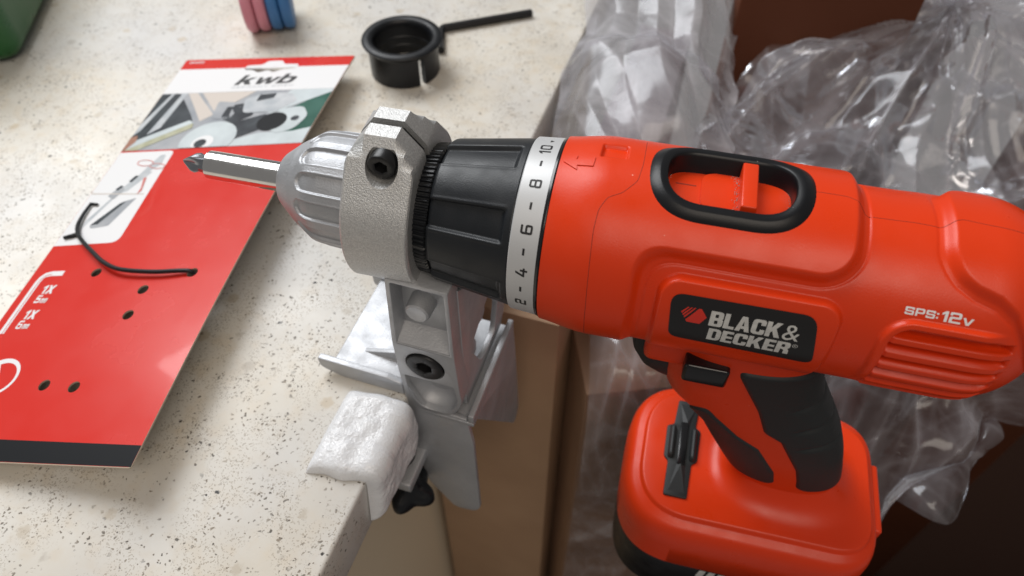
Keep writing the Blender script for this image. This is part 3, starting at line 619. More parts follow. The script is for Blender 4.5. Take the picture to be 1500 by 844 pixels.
# bit clip on the foot
clip = prism('bit_clip', rounded([(61, -23.3), (71, -23.3), (71.6, -7), (74, -5), (74.4, 10.5), (72, 12), (73, 25), (63.4, 25), (62.4, 12), (59.4, 10.5), (59.4, -5), (61.4, -7)], .9, 4), -126, -124.2, M['rubber'], drill, .35)
for sx in (-1, 1):
    cx = 66.9+sx*4.7
    rbox('clip_rail', (cx-1.5, -6.4, -125.5), (cx+1.5, 11.6, -121.6), M['rubber'], clip, 1.1, 3, top=(.7, .82))
raw('clip_ramp', [(64, 24.2, -124.3), (72.2, 24.2, -124.3), (69.4, 12, -124.3), (66, 12, -124.3), (68.2, 13.5, -123.4), (67.6, 12, -123.2)], [[0, 1, 4], [1, 2, 5, 4], [2, 3, 5], [3, 0, 4, 5], [0, 3, 2, 1]], M['rubber'], clip, False)
raw('clip_ramp', [(62.2, -22.4, -124.3), (70, -22.4, -124.3), (69.2, -8, -124.3), (65, -8, -124.3), (66.4, -10, -123.4), (67, -8, -123.2)], [[0, 1, 4], [1, 2, 5, 4], [2, 3, 5], [3, 0, 4, 5], [0, 3, 2, 1]], M['rubber'], clip, False)
rbox('clip_slot', (65.2, -8, -124.6), (68.6, 13, -122.9), M['gloss_black'], clip, .4, 2)

# ------------------------------------------------------------------ screwdriver bit in the chuck
bit = empty('screwdriver_bit', 'shiny steel screwdriver bit in a chrome holder gripped by the chuck', 'drill bit', d2w(np.array([-91, 0, 0])), DRILL_R)
tob = lambda V: np.asarray(V)-np.array([-91, 0, -2.1])
lathe('holder_sleeve', [(-121, 2.5), (-121, 4.4), (-120.5, 5.0), (-118, 5.1), (-86, 5.2)], M['chrome'], bit, n=64, xf=tob)
def tip_mod(X, T, R):
    fl = ss(-122.5, -126.5, X); t = np.radians(T)+.4
    hexr = 1/np.cos(((t+PI/6) % (PI/3))-PI/6)*.93
    cross = 1-.62*np.abs(np.sin(2*t))**1.3
    return R*(hexr*(1-fl)+cross*fl)
lathe('bit_tip', [(-131.2, .25), (-130.6, .9), (-127.2, 3.5), (-125.4, 4.0), (-124, 3.4), (-122, 3.4), (-119, 3.6)], M['bitsteel'], bit, n=144, mod=tip_mod, xf=tob, auto=28)

# ------------------------------------------------------------------ drill stand on the counter's edge (x outwards, y along the edge)
stand = empty('drill_stand', 'cast silver clamp stand gripping the drill at the counter edge', 'stand', EDGE_O, EDGE_R)
R0 = 26.8; PT = (7.0, 33.4); pa = math.atan2(*PT); ta = pa+math.acos(R0/math.hypot(*PT))
def ring_out(p):
    q = np.abs(p); return np.where(q < pa, PT[1]/np.cos(q), np.where(q < ta, R0/np.cos(ta-q), R0))
ph = np.concatenate([np.linspace(0, .95, 70), np.linspace(.98, 2*PI-.98, 150), np.linspace(2*PI-.95, 2*PI, 70)]); qq = np.where(ph > PI, ph-2*PI, ph)
zcap = lambda X: np.minimum(33.4, np.minimum(27.2+(X+60.4)*1.22, 25.4+(-38.6-X)*1.22))
slX = [(-60.9, .9), (-60.4, .25), (-60.0, 0), (-55.3, 0), (-52, 0), (-48, 0), (-45.2, 0), (-42, 0), (-39.2, 0), (-38.8, .25), (-38.4, .9)]
P = []
for X, ins in slX:
    ro = ring_out(qq)-ins; y = -ro*np.sin(qq); z = ro*np.cos(qq); z = np.minimum(z, zcap(X)-ins)
    near = np.abs(qq) < .25; y = np.where(near & (np.abs(y) < 1.45), -np.sign(np.where(qq == 0, np.where(ph < 1, 1, -1), qq))*1.45, y)
    P.append(np.stack([np.full_like(y, X), y, z], -1))
for X in (-38.4, -60.9):
    y = -21.3*np.sin(qq); z = 21.3*np.cos(qq); y = np.where(np.abs(qq) < .075, -np.sign(np.where(qq == 0, np.where(ph < 1, 1, -1), qq))*1.45, y)
    P.append(np.stack([np.full_like(y, X), y, z], -1))
P = np.array(P).transpose(1, 0, 2)           # (angle, profile)
clampring = gridmesh('clamp_ring', P, M['cast'], stand, cv=True, capu=True, auto=25, xf=d2e)
BX, BZ = -48.6, 26.6
cut = lathe('tmp_cut', [(-40, 5.3), (-9.2, 5.3)], M['cast'], None, n=40, axis='y', at=(BX, 0, BZ), xf=d2e)
cut.location = Vector(EDGE_O)*S; cut.rotation_euler = (0, 0, EDGE_R)
md = clampring.modifiers.new('pocket', 'BOOLEAN'); md.operation = 'DIFFERENCE'; md.object = cut; md.solver = 'EXACT'
bpy.context.view_layer.update()
me = bpy.data.meshes.new_from_object(clampring.evaluated_get(bpy.context.evaluated_depsgraph_get()))
clampring.modifiers.clear(); clampring.data = me; bpy.data.objects.remove(cut)
me.set_sharp_from_angle(angle=math.radians(25))
V3 = lambda x, y, z: np.stack([x, y, z], -1)
def socket_bolt(name, parent, c, r, y0, y1, xf, hexr):
    a = np.linspace(0, 2*PI, 48, endpoint=False); t6 = ((a+PI/6) % (PI/3))-PI/6; hx = hexr*.94/np.cos(t6)
    rows = [(r, y1, 0), (r, y0+.7, 0), (r-.25, y0+.2, 0), (r-.8, y0, 0), (hexr+.5, y0, 0), (None, y0+.3, 0), (None, y0+3.2, 0)]
    G = [np.stack([c[0]+(hx if rr is None else rr)*np.cos(a), y+0*a, c[1]+(hx if rr is None else rr)*np.sin(a)], -1) for rr, y, _ in rows]
    return gridmesh(name, np.array(G), M['boltsteel'], parent, cv=True, capu=True, auto=35, xf=xf)
prism('slit_shade_fill', [(-59.6, 21.6), (-59.6, 25.2), (-54.9, 31.0), (-45.6, 31.0), (-39.8, 24.0), (-39.8, 21.6)], -1.36, 1.36, M['black'], clampring, 0, lambda V: V3(V[:, 0], V[:, 2], V[:, 1]), xf=d2e)  # added black filler, stands in for the shade inside the slit
socket_bolt('socket_bolt', clampring, (BX, BZ), 4.5, -13.6, -9.4, d2e, 2.1)
lathe('fastening_bore', [(-9.0, 1.2), (4, 2.2), (12, 2.2)], M['boltsteel'], clampring, n=20, axis='y', at=(BX, 0, BZ), xf=d2e)
V3 = lambda x, y, z: np.stack([x, y, z], -1)
fr_az = lambda V: V3(V[:, 0], V[:, 2], V[:, 1])      # polygon in (outwards, up), extruded along the edge
fr_bz = lambda V: V3(V[:, 2], V[:, 0], V[:, 1])      # polygon in (along, up), extruded outwards
rbox('neck', (-6, 8, 54), (15, 28, 66), M['alu'], stand, 1)
# column: an open box with a recess at the top and a bolted block below
SH = lambda V: np.asarray(V, float)+np.array([5.4, -9.5, 15.3])      # the column stands clear of the edge
col = prism('column', rounded([(-5, 60.4), (18, 60.4), (18, 24), (18.8, 0), (19.6, -9), (14.5, -20), (7, -22.5), (0, -21.5), (-5.6, -12), (-6.8, 6), (-7, 24)], [1, 1, 1, 6, 5, 8, 8, 7, 6, 6, 1], 6), 4.2, 13, M['alu'], stand, .5, fr_az, xf=SH,
            holes=[rounded([(-3.2, 58.6), (16.2, 58.6), (16.2, 23.4), (-5.0, 23.4)], .8, 4), circle(5.3, 12.0, 8.0, 32), rounded([(-4.2, 2.2), (16.4, 2.2), (17.6, -8.5), (13.4, -17.8), (7, -20), (1, -19), (-3.6, -11)], [1, 1.5, 4, 7, 7, 6, 4], 6)])
rbox('recess_back', (-6, 12.6, -21), (17, 17.6, 52), M['alu'], col, .3, xf=SH)
rbox('recess_back', (-4.6, 12.6, 51.6), (17.4, 13.8, 58.4), M['alu'], col, .3, xf=SH)
raw('recess_ledge', [(-5.4, 13.6, 27.5), (16.4, 13.6, 27.5), (16.4, 4.9, 23.5), (-5.4, 4.9, 23.5), (-5.4, 16.4, 22), (16.4, 16.4, 22)], [[0, 3, 2, 1], [3, 4, 5, 2], [0, 1, 5, 4], [0, 4, 3], [1, 2, 5]], M['alu'], col, False, xf=SH)
G = []                                         # scooped pocket at the foot of the column
for k, (dy, sc) in enumerate(((4.6, 1), (7, .98), (10.4, .86), (12.6, .5), (13.2, .05))):
    p = rounded([(-4.6, 2.4), (16.8, 2.4), (17.9, -8.6), (13.6, -18.1), (7, -20.3), (.8, -19.3), (-4, -11.2)], [1, 1.5, 4, 7, 7, 6, 4], 8); c = p.mean(0); p = c+(p-c)*sc; G.append(V3(p[:, 0], np.full(len(p), dy), p[:, 1]))
gridmesh('scoop', np.array(G), M['alu'], col, cv=True, auto=60, xf=SH)
socket_bolt('pivot_bolt', col, (5.3, 12.0), 7.4, 3.4, 12, SH, 3.1)
lathe('stop_pin', [(5.6, 1.2), (5.2, 3.8), (5.7, 4.5), (7, 4.7), (13.5, 5.0)], M['alu'], col, n=40, axis='y', at=(4.6, 0, 43), xf=SH)
prism('side_wall', rounded([(11.5, 54), (20, 48), (40, 44), (56, 16), (61, -4), (60, -14), (54, -19.5), (11.5, -20)], [.5, 1, 3, 3, 5, 4, 2, 1], 5), 15.9, 18.5, M['alu'], stand, .4, fr_bz, xf=SH,
      holes=[rounded([(19, 9), (40, 19), (52, 2), (47, -14), (30, -14)], [5, 4, 4, 4, 7], 6)])
prism('side_wall', rounded([(15, 44), (40, 44), (56, 16), (61, -4), (60, -14), (54, -19.5), (15, -20)], [1, 3, 3, 5, 4, 2, 1], 5), -5.4, -3.0, M['alu'], stand, .4, fr_bz, xf=SH)
for b, z, r in ((30, -9, 5.5), (42, 3, 5)): lathe('cross_pin', [(-6, r*.7), (-5.5, r), (14, r), (14.6, r*.7)], M['alu'], stand, n=32, axis='x', at=(0, b, z), xf=SH)
# base: channel that sits on the counter
rbox('base_plate', (-33, -2.0, 6.2), (.6, 44, 8.4), M['alu'], stand, .5)
prism('front_flange', rounded([(-39.5, 10.2), (-8, 9.8), (-1.4, 8), (-1.2, .5), (-30, .5), (-39, 4.2)], [1.2, .5, 1.5, .5, 4, 2], 4), -4.6, -1.8, M['alu'], stand, .45, fr_az)
prism('stiffening_rib', rounded([(-24, 8), (-8, 13.6), (-5.5, 13.6), (-5.5, 8)], .4, 3), 5.5, 7.6, M['alu'], stand, .3, fr_az)
prism('rear_flange', rounded([(-37, 10), (-6, 10), (-6, .5), (-30, .5), (-37, 4)], [1.2, .5, .5, 3, 2], 4), 43.8, 46.4, M['alu'], stand, .45, fr_az)
# plates hanging outside the edge
prism('front_blade', rounded([(-6.4, 2), (2, -20.2), (20.6, -20.6), (22.8, -40), (23.6, -106), (20, -111), (10, -113), (-3, -90), (-6, -55)], [1, 4, 1, 2, 3, 2, 4, 5, 6], 6), 4.6, 6.8, M['alu'], stand, .4, fr_az, xf=SH)
prism('side_blade', rounded([(4.6, -19), (57.5, -17), (63, -60), (68, -108), (60, -113), (10, -27)], [.5, 1, 3, 7, 7, 6], 6), 21.6, 23.6, M['alu'], stand, .4, fr_bz, xf=SH)
rbox('bottom_lip', (2, 4.4, -24.4), (23.7, 57.6, -22.2), M['alu'], stand, .35, xf=SH)
rbox('rim', (21.2, 4.4, -22.3), (23.8, 57.6, -16.8), M['alu'], stand, .5, xf=SH)
# screw clamp under the counter
rbox('lower_arm', (-14, -24, -50), (4.5, 4.5, -43.5), M['alu'], stand, 1)
lathe('clamp_screw', [(-66, 3), (-34, 3), (-33.8, 7), (-31.2, 7.4), (-30.9, 6.6)], M['boltsteel'], stand, n=28, axis='z', at=(-3, -15, 0))
lathe('screw_knob', [(-73, 6), (-72, 9.6), (-70, 10.6), (-66, 10.6), (-63, 9.4), (-61.5, 6), (-55, 4.5)], M['black'], stand, n=96, axis='z', at=(-2, -15, 0), mod=lambda X, T, R: R*np.where(R > 7, 1+.2*np.cos(np.radians(T)*4+.5), 1), auto=60)

# ------------------------------------------------------------------ packing foam folded over the edge
sv = np.linspace(0, 1, 150); arc = 1.2*PI/2; Lt = 22.5; Ls = 25; tot = Lt+arc+Ls
def contour(sv):
    d = sv*tot; P_ = np.zeros((len(d), 2)); N_ = np.zeros((len(d), 2))
    for i, x in enumerate(d):
        if x < Lt: P_[i] = (-Lt-.9+x, .35); N_[i] = (0, 1)
        elif x < Lt+arc: t = (x-Lt)/1.2; P_[i] = (-.9+1.25*math.sin(t), -.9+1.25*math.cos(t)); N_[i] = (math.sin(t), math.cos(t))
        else: P_[i] = (.35, -.9-(x-Lt-arc)); N_[i] = (1, 0)
    return P_, N_
cp, cn = contour(sv); G = []
for bt in np.linspace(0, 1, 130):
    b = -46.5+37*bt
    th = 6.2*(1-np.abs(2*sv-1)**12)**.5*(1-abs(2*bt-1)**9)**.5
    q = np.stack([cp[:, 0]*.16, np.full(len(sv), b*.16), cp[:, 1]*.16], -1)
    th = np.maximum(.02, th*(1+.09*vnoise(q, 1)+.05*vnoise(q*2.3, 2)+.02*np.abs(vnoise(q*np.array([9, 3, 9]), 3))+.02*vnoise(q*12, 4)))
    o_ = cp+cn*th[:, None]; edge = .9*vnoise(np.stack([sv*7, 0*sv+3*bt], -1), 6)
    bb = b+edge*(2*bt-1)+.10*(cp[:, 0]+10)+.16*np.minimum(0, cp[:, 1])*(1-bt)
    top_ = V3(o_[:, 0]+.06*(-29-b)*(sv < .45)*0, bb, o_[:, 1]); und = V3(cp[:, 0], bb, cp[:, 1])[::-1]
    G.append(np.vstack([top_, und[::6]]))
fo = gridmesh('foam_padding', np.array(G), M['foam'], None, cv=True, capu=True, auto=80); fo.location = Vector(EDGE_O)*S; fo.rotation_euler = (0, 0, EDGE_R)
tag(fo, 'soft white packing foam folded over the counter edge', 'foam')

# ------------------------------------------------------------------ packaging card
cTL, cTR, cBL, cBR = (np.array(p, float) for p in ((-202.2, 408.7, .4), (-93.4, 393.6, 13.4), (-236, 136, 2.4), (-136.3, 123.2, 20)))
CO = np.array([-168., 270., 0])
def on_card(u, nv, h):
    a = (u/110)[:, None]; b = (-nv/277)[:, None]
    p = (1-a)*(1-b)*cTL+a*(1-b)*cTR+(1-a)*b*cBL+a*b*cBR
    p = p+np.array([0, 0, 1.])*(4*b*(1-b)*a*5.0+(h-.9)[:, None]); return p-CO
card = empty('packaging_card', 'red cardboard packaging card with a white top band lying on the counter', 'card', CO)
fl = lambda lp: [(p[0], -p[1]) for p in lp]
slot = rounded([(44, 8.6), (54, 8), (56.5, 3.8), (65.5, 3.8), (68, 8), (77.5, 8.4), (77.5, 13.6), (69, 14.2), (64, 17.4), (60, 14.6), (54, 17.0), (50, 14), (44, 13.4)], 1.6, 5)
holes = [circle(u, v, 2.65, 20) for u, v in ((36.6, 180.9), (68.7, 192.3), (68.8, 206.6), (47.6, 242.6), (63.1, 243.3), (89.9, 183))]
outl = rounded([(0, 0), (110, 0), (110, 277), (0, 277)], 1.2, 4)
wrap('card_board', shape2d([fl(outl), fl(slot)]+[fl(h) for h in holes]), on_card, M['cardedge'], card, 9, 9, thick=.86, lift=0, auto=50)
def pr_(name, loops, m, lay=1, parent=None): return wrap(name, shape2d([fl(l) for l in loops]), on_card, M[m], parent or card, 9, 9, lift=.86+.05*lay)
pr_('printed_sheet', [outl*np.array([.9976, .9985])+.12, slot]+[h for h in holes], 'cardred')
pr_('white_band', [[(.2, 10.8), (109.8, 11.6), (109.8, 38.0), (.2, 36.2)], slot], 'cardwhite', 2)
pr_('black_band', [[(.2, 267), (109.8, 268), (109.8, 276.6), (.2, 276.6)]], 'cardblack', 2)
pic = pr_('printed_picture', [[(.2, 36.2), (109.8, 38.0), (109.8, 91.4), (.2, 89.8)]], 'cardgrey', 2)
def pp(lp, m, lay, r=0):
    lp = np.array(lp, float); lp[:, 1] = np.clip(lp[:, 1], 36.6+lp[:, 0]*.0165, 89.7+lp[:, 0]*.0147); lp[:, 0] = lp[:, 0].clip(.3, 109.7)
    pr_('picture_patch', [rounded(lp, r, 5) if r else lp], m, lay, pic)
pp([(0, 36), (13, 37), (30, 60), (36, 70), (0, 88)], 'carddark', 3, 2); pp([(7, 37), (9, 37), (3, 72), (0, 76), (0, 66)], 'cardsilver', 4)
pp([(14, 37), (17.5, 37), (15, 70), (9, 76)], 'cardsilver', 4); pp([(18, 37), (24, 37), (44, 60), (38, 66)], 'cardtan', 4); pp([(27, 37), (62, 37.8), (55, 46), (44, 58)], 'cardtan', 5); pp([(42, 47), (60, 50), (56, 66), (44, 64)], 'cardgrey', 6, 2)
pp([(84, 38), (109.7, 38), (109.7, 42), (80, 62), (74, 58)], 'cardlight', 5); pp([(106, 42), (109.8, 41), (109.8, 78), (98, 81), (86, 76), (88, 60)], 'cardgreen', 4, 3)
pp([(58, 46), (70, 40), (86, 42), (92, 50), (82, 60), (62, 60)], 'cardsilver', 7, 3); pp([(66, 42), (76, 41), (76, 46), (66, 49)], 'carddark', 8, 1)
pp([(50, 52), (60, 50), (70, 62), (60, 70), (50, 64)], 'carddark', 6, 2)
pp([(58, 70), (78, 62), (84, 74), (64, 86), (58, 84)], 'carddark', 8, 2); pp([(84, 58), (98, 56), (104, 66), (100, 78), (90, 82), (82, 74)], 'cardlight', 8, 4); pp(circle(84, 70, 8.6, 22), 'cardblack', 9); pp(circle(97, 68, 2.4, 14), 'carddark', 10)
pp([(60, 88), (80, 80), (100, 80), (109.8, 77), (109.8, 92), (60, 91)], 'cardlight', 5)
pp([(0, 86), (30, 66), (35, 68), (36, 72), (10, 92), (0, 92)], 'cardolive', 6); pp([(0, 84), (31, 64.6), (35, 67), (4, 88), (0, 90)], 'cardlight', 7); pp([(0, 78), (4, 76.5), (5.5, 82), (2, 90), (0, 90)], 'cardskin', 8, 1)
pp(circle(51, 84, 16.5, 40), 'cardlight', 9); pp(circle(49, 86.5, 6.4, 24), 'cardwhite', 10); pp(circle(48, 87, 3.6, 20), 'carddark', 11)
# brand word, small print
ct = lambda nm, t, box, m, bold, shear=.28, sp=1.: wrap(nm, text2d(t, (box[0], box[1], -box[3], -box[2]), bold, shear, sp), on_card, M[m], card, None, 6, lift=1.02)
cw = lambda t, box, m, sh, gap=.1: wrap('lettering', word2d(t, (box[0], box[1], -box[3], -box[2]), sh, gap), on_card, M[m], card, None, 6, lift=1.02)
cw('kwb', (44, 82, 19.6, 30.2), 'ink', .3, .06)
ct('lettering', 'GERMANY GMBH', (43.5, 82.5, 31.7, 33.8), 'cardsilver', 0, 0, 1.3)
ct('lettering', '00000', (3.4, 13.4, 2.2, 4.4), 'cardwhite', .1, 0)
# diagram panel
dia = pr_('diagram_panel', [rounded([(.25, 91.0), (34.6, 91.6), (37.4, 161.4), (.25, 162.2)], [.1, 3, 5, .1], 6)], 'cardwhite', 2)
dp = lambda lp, m, lay=3, r=0: pr_('diagram_shape', [rounded(lp, r, 4) if r else lp], m, lay, dia)
dp([(13.5, 149), (24, 132), (31, 129.5), (25, 149.5), (15.5, 151)], 'cardgrey', 3, 1); dp([(13.8, 148.5), (23, 133), (26, 132), (18, 148)], 'carddark', 4); dp([(8, 148), (17, 124), (18.5, 124), (10, 151)], 'cardsilver', 3)
dp([(15, 127), (24, 108), (30, 109), (22, 124)], 'cardsilver', 3, 1); dp([(23, 110), (28, 95), (31, 95), (32, 103), (27, 109)], 'cardsilver', 4, 1); dp([(12, 127), (16, 120), (20, 122), (17, 130)], 'cardgrey', 4, 1)
dp([(19, 116), (21, 111.5), (23, 112), (21, 117)], 'carddark', 5); dp([(14, 122), (16, 119), (18, 120), (16, 123)], 'carddark', 5)
def loopline(cx, cy, rx, ry, w, m, rot=0):
    def el(a_, b_):
        p = circle(0, 0, a_, 28, b_); c, s_ = math.cos(rot), math.sin(rot); return np.stack([cx+p[:, 0]*c-p[:, 1]*s_, cy+p[:, 0]*s_+p[:, 1]*c], 1)
    pr_('diagram_line', [el(rx, ry), el(rx-w, ry-w)], m, 6, dia)
loopline(21.5, 101.4, 5.5, 2.6, .5, 'pinkred', .2); loopline(30.5, 104.6, 5.2, 2.2, .5, 'pinkred', .2); dp([(27, 114), (28.6, 113.6), (31, 124), (29.6, 127), (29.4, 122)], 'pinkred', 6); dp([(.4, 124), (34, 126.5), (34, 127.1), (.4, 124.8)], 'cardtan', 4)
# contents list
def ribbon(name, pts, w, m, lay=2):
    P_ = np.array(pts, float); T_ = np.gradient(P_, axis=0); T_ /= np.linalg.norm(T_, axis=1)[:, None]; N_ = np.stack([-T_[:, 1], T_[:, 0]], 1); pr_(name, [np.vstack([P_+N_*w/2, (P_-N_*w/2)[::-1]])], m, lay)
bk = [(17.8, 180.6), (11, 180.6), (8, 181.4), (6.6, 183.2), (6.1, 186), (6.0, 200), (6.0, 216)]
ribbon('printed_bracket', bk, 3.0, 'cardwhite', 2); ribbon('printed_bracket', [(u+.5, v+.4) for u, v in bk[1:]], .35, 'cardred', 3)
for t, b in (('1x', (12.4, 19.2, 188.0, 193.2)), ('5', (12.0, 15.0, 194.0, 198.6)), ('mm', (15.4, 19.0, 196.0, 198.6)), ('1x', (12.2, 19.0, 202.8, 208.0)), ('6', (11.8, 14.8, 208.8, 213.4)), ('mm', (15.2, 18.8, 210.8, 213.4))): cw(t, b, 'cardwhite', .12, .12)
pr_('printed_ring', [circle(20.5, 239, 10.5, 40, 9.6), circle(21.4, 239.2, 8.2, 36, 7.6)], 'cardwhite', 2); ribbon('printed_ring', [(13, 231.5), (17, 233.5), (19.5, 238), (19, 243), (15, 247)], 2.6, 'cardwhite', 3)
# black tie threaded through the card
tie = [(6.1, 133.4, 2.2), (6.6, 142, 2.6), (8.6, 150.5, 3.0), (13.5, 157.6, 3.6), (21, 164, 4.2), (30, 170.6, 4.6), (40, 177.4, 4.4), (51.7, 182.2, 4.0), (70, 184, 3.4), (84, 183.4, 2.8), (89.6, 183, 1.6), (90.4, 183, -2.5)]
tp = on_card(np.array([t[0] for t in tie]), -np.array([t[1] for t in tie]), np.array([t[2] for t in tie]))+CO
to = tp[0].copy(); to[2] = 0
tie_o = empty('plastic_tie', 'black plastic tie looped across the red card through a punched hole', 'tie', to)
tube('cord', tp, [.7, .95, 1.0, 1.05, 1.05, 1.0, 1.0], M['black'], tie_o, n=12, xf=lambda V: V-to)
e1 = on_card(np.array([4.2, 11.5]), -np.array([157.6, 155.6]), np.array([1.9, 1.9]))+CO
tube('tail', e1, [.9, 1.2], M['black'], tie_o, n=8, xf=lambda V: V-to, res=1)
e2 = on_card(np.array([6.1, 10.4]), -np.array([133.4, 134.0]), np.array([1.9, 1.9]))+CO
tube('tail', e2, [.8, .6], M['black'], tie_o, n=8, xf=lambda V: V-to, res=1)

# ------------------------------------------------------------------ reducing ring, hex key, discs, green box
RC = np.array([-65.2, 399.5, 0.])
rg = empty('reducing_ring', 'black plastic flanged ring with a slit standing on the counter', 'ring', RC)
lathe('flange', [(17.6, 17.2), (20.2, 17.3), (22.3, 18.2), (22.9, 20), (22.6, 23.2), (21.6, 24), (20.6, 23.6), (19.4, 21.4), (17.6, 20.9), (17.6, 17.2)], M['black'], rg, n=96, axis='z', cap=False, auto=50)
av = np.linspace(math.radians(-54+5), math.radians(306-5), 120); G = []
for r, z in ((17.2, 19), (17.2, 12.5), (16.7, 12), (16.7, 11), (17.2, 10.5), (17.2, 7), (16.7, 6.5), (16.7, 5.5), (17.2, 5), (17.2, .6), (17.6, .1), (20.4, .1), (20.9, .6), (20.9, 19)): G.append(V3(r*np.cos(av), r*np.sin(av), z+0*av))
gridmesh('split_sleeve', np.array(G).transpose(1, 0, 2), M['black'], rg, capu=True, auto=40)
hk = empty('hex_key', 'black hex key lying on the counter behind the black ring', 'hex key', (-46, 441, 0))
tube('key_shaft', [(1.5, -25, 2.7), (.6, -10, 2.7), (.2, -4, 2.7), (1.6, 0, 2.7), (5, 1.5, 2.7), (25, 8, 2.7), (59, 19, 2.7)], 2.6, M['boltsteel'], hk, n=6, auto=30)
DR = math.radians(13); GRP = 'pink and blue discs at the top edge'
for i, (mm, lb) in enumerate((('pink', 'leftmost pink round disc standing on its rim, top edge of photo'), ('pink', 'pink disc pressed against the blue disc beyond the card'), ('blue', 'blue disc pressed against the pink disc beyond the card'), ('blue', 'rightmost blue round disc standing on its rim beyond the card'))):
    ctr = np.array([-167.5+i*7.6*math.cos(DR), 446+i*7.6*math.sin(DR), 0])
    o = lathe('round_disc', [(-3.6, 5), (-3.6, 17), (-3.2, 18.6), (-2, 19.6), (0, 20), (2, 19.6), (3.2, 18.6), (3.6, 17), (3.6, 5)], M[mm], None, n=80, axis='x', at=(0, 0, 20), auto=50)
    o.location = Vector(ctr)*S; o.rotation_euler = (0, 0, DR); tag(o, lb, 'disc', GRP)
o = rbox('green_box', (-110, 0, .3), (0, 150, 90), M['green'], None, 14, 8); o.location = Vector((-300, 402, 0))*S; o.rotation_euler = (0, 0, math.radians(9))
tag(o, 'glossy green plastic box with rounded corners in the top left corner', 'box')

# ------------------------------------------------------------------ cartons and boards beyond the edge
def thing_box(name, lo, hi, m, label, cat, rz=EDGE_R, at=EDGE_O, bev=1.0, group=None):
    c = np.array([(lo[0]+hi[0])/2, (lo[1]+hi[1])/2, lo[2]]); o = rbox(name, np.array(lo)-c, np.array(hi)-c, m, None, bev, 2)
    f, _ = frame(at, rz); o.location = Vector(f(c))*S; o.rotation_euler = (0, 0, rz); return tag(o, label, cat, group)
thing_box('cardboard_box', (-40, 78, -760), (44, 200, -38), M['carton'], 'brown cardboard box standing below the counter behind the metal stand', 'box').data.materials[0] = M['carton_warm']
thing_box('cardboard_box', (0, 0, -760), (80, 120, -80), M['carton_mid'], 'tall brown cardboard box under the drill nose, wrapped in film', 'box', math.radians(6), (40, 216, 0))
W0 = (0, 0, 0)
def board(lo, hi, m, label, rz, bev=2): return thing_box('brown_board', lo, hi, M[m], label, 'board', math.radians(rz), (0, 0, 0), bev, 'brown boards wrapped beyond the drill')
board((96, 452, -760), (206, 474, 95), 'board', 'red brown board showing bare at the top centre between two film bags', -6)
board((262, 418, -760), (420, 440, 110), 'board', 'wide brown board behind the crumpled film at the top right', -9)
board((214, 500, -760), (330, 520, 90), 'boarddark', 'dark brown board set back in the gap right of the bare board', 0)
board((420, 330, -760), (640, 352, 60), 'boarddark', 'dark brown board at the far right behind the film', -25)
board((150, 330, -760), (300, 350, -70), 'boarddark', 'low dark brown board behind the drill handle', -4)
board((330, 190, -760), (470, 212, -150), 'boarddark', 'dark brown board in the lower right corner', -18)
thing_box('wrapped_parcel', (30, 170, -760), (66, 330, -14), M['mauve'], 'grey mauve parcel inside the milky film beside the counter edge', 'parcel')
sc_ = rbox('paper_scrap', (-14, -1.5, 0), (14, 1.5, 4), M['paper'], None, .8); sc_.location = Vector((372, 196, -150))*S; sc_.rotation_euler = (0, .25, -.5)
tag(sc_, 'small pale strip on the dark board at the right edge', 'scrap')

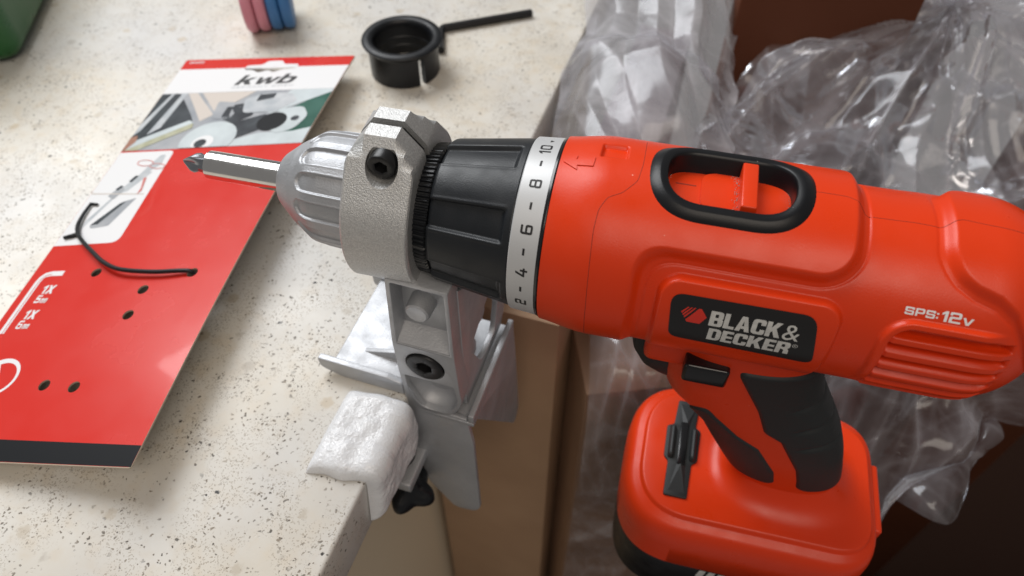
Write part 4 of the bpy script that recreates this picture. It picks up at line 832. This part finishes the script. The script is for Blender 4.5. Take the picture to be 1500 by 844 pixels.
def sheet(name, net, m, label, amp, seed, knot, res=34, thick=False, freq=1., fine=1.):
    N_ = np.array(net, float); 
    def cr(A_, n):                            # Catmull-Rom along the first axis
        Q = np.concatenate([2*A_[:1]-A_[1:2], A_, 2*A_[-1:]-A_[-2:-1]]); out = []
        for i in range(1, len(Q)-2):
            for t in np.linspace(0, 1, n, endpoint=False):
                a, b, c, d = Q[i-1], Q[i], Q[i+1], Q[i+2]; out.append(.5*((2*b)+(c-a)*t+(2*a-5*b+4*c-d)*t*t+(3*b-a-3*c+d)*t**3))
        out.append(A_[-1]); return np.array(out)
    G = cr(N_, res*2); G = cr(G.transpose(1, 0, 2), int(res*2.4)).transpose(1, 0, 2)
    du = np.gradient(G, axis=0); dv = np.gradient(G, axis=1); n = np.cross(du, dv); n /= np.linalg.norm(n, axis=-1)[..., None]
    k = G-np.array(knot, float); rad = np.linalg.norm(k, axis=-1); c0 = G.mean((0, 1))-np.array(knot); c0 /= np.linalg.norm(c0); side = np.cross(c0, n.mean((0, 1))); side /= np.linalg.norm(side)
    ang = np.arctan2((k*side).sum(-1), (k*c0).sum(-1))
    wob = .10*vnoise(G/90, seed+5); rg_ = np.random.default_rng(seed+40); h = 0; fold = 0
    def tri(ph_, lam):                        # straight-sided folds; second value: how close to a crease (mm)
        fr_ = ph_-np.floor(ph_); return np.abs(fr_-.5)*4-1, np.minimum(np.minimum(fr_, 1-fr_), np.abs(fr_-.5))*lam
    for n_, a_ in ((1.1, 1.5), (1.9, .9), (3.7, .5)):            # pleats that run out from the gathered corner
        k_ = n_*freq*1.6; t_, c_ = tri((ang+wob)*k_+rg_.random(), rad/k_); m_ = ss(-.5, .4, vnoise(np.stack([ang*3, rad/90], -1), seed+int(n_*10)))
        h = h+amp*a_*t_*m_*np.clip(rad/130, .2, 1.3); fold = fold+m_*a_*np.exp(-c_/1.6)
    for i_ in range(11):                      # crumpling: folded planes in random directions, each only over a patch
        d_ = rg_.normal(size=3); d_ /= np.linalg.norm(d_); lam = rg_.uniform(26, 120); w_ = G+6*np.stack([vnoise(G/50, seed+60+i_), vnoise(G/50, seed+80+i_), vnoise(G/50, seed+99+i_)], -1)
        t_, c_ = tri((w_*d_).sum(-1)/lam+rg_.random(), lam); m_ = ss(-.05, .45, vnoise(G/75+i_*3.1, seed+20+i_)); a_ = lam/95
        h = h+amp*a_*t_*m_; fold = fold+m_*a_*np.exp(-c_/1.1)
    for i_ in range(9):                       # fine sharp creases
        d_ = rg_.normal(size=3); d_ /= np.linalg.norm(d_); lam = rg_.uniform(9, 28)
        t_, c_ = tri((w_*d_).sum(-1)/lam+rg_.random()+.3*vnoise(G/30, seed+130+i_), lam); m_ = ss(.15, .5, vnoise(G/48+i_*5.7, seed+150+i_)); a_ = lam/120
        h = h+fine*amp*a_*t_*m_; fold = fold+.8*fine*m_*np.exp(-c_/.7)
    fold = np.clip(fold, 0, 1.4)
    P_ = G+n*h[..., None]; o0 = P_.mean((0, 1)); o0[2] = P_[..., 2].min()
    o = gridmesh(name, P_-o0, m, None, auto=13); at_ = o.data.attributes.new('fold', 'FLOAT', 'POINT'); at_.data.foreach_set('value', fold.ravel().astype(np.float32)); o.location = Vector(o0)*S; return tag(o, label, 'plastic film')
BN = [[(230, 489, 25), (263, 479, 30), (301, 470, 34), (355, 460, 39)], [(158, 404, -7), (209, 384, 2), (260, 375, 8), (332, 375, 8)], [(100, 343, -19), (164, 306, -25), (229, 300, -30), (317, 300, -30)],
      [(95, 271, -54), (160, 247, -61), (225, 235, -58), (317, 253, -69)], [(164, 206, -108), (185, 191, -95), (230, 178, -93), (279, 218, -98)], [(187, 151, -155), (189, 148, -131), (208, 161, -114), (232, 180, -97)]]
AN = [[(58, 509, 15), (80, 479, 30), (116, 479, 30), (158, 509, 15)], [(38, 417, 4), (64, 394, 23), (100, 394, 23), (148, 430, 1)], [(21, 356, -2), (48, 337, 21), (85, 334, 19), (131, 368, -11)],
      [(17, 326, -8), (46, 302, 8), (75, 304, 6), (113, 331, -17)], [(19, 297, -32), (44, 283, -18), (73, 283, -18), (109, 304, -39)]]
sheet('plastic_film', BN, M['film'], 'large crumpled clear plastic film bag behind the drill body', 8.0, 3, (272, 430, 30), fine=.4)
sheet('plastic_film', [[np.array(p)+np.array((10, 22, -14)) for p in r] for r in BN[:4]], M['film'], 'inner layer of clear plastic film under the crumpled bag', 11.0, 21, (300, 470, 10), freq=.7, fine=.35)
sheet('plastic_film', AN, M['film_milky'], 'milky plastic film bag draped beside the counter edge', 5.0, 9, (80, 560, 60), fine=.25)
CN = [[(46, 300, -70), (76, 300, -68), (108, 300, -70)], [(42, 226, -74), (78, 226, -70), (112, 226, -74)], [(40, 206, -130), (76, 204, -126), (114, 210, -130)], [(40, 206, -260), (76, 202, -260), (114, 210, -260)], [(40, 206, -480), (76, 202, -480), (114, 210, -480)]]
sheet('plastic_film', CN, M['film'], 'smooth clear film wrapped around the tall cardboard box', 3.0, 15, (80, 230, 120), res=20)
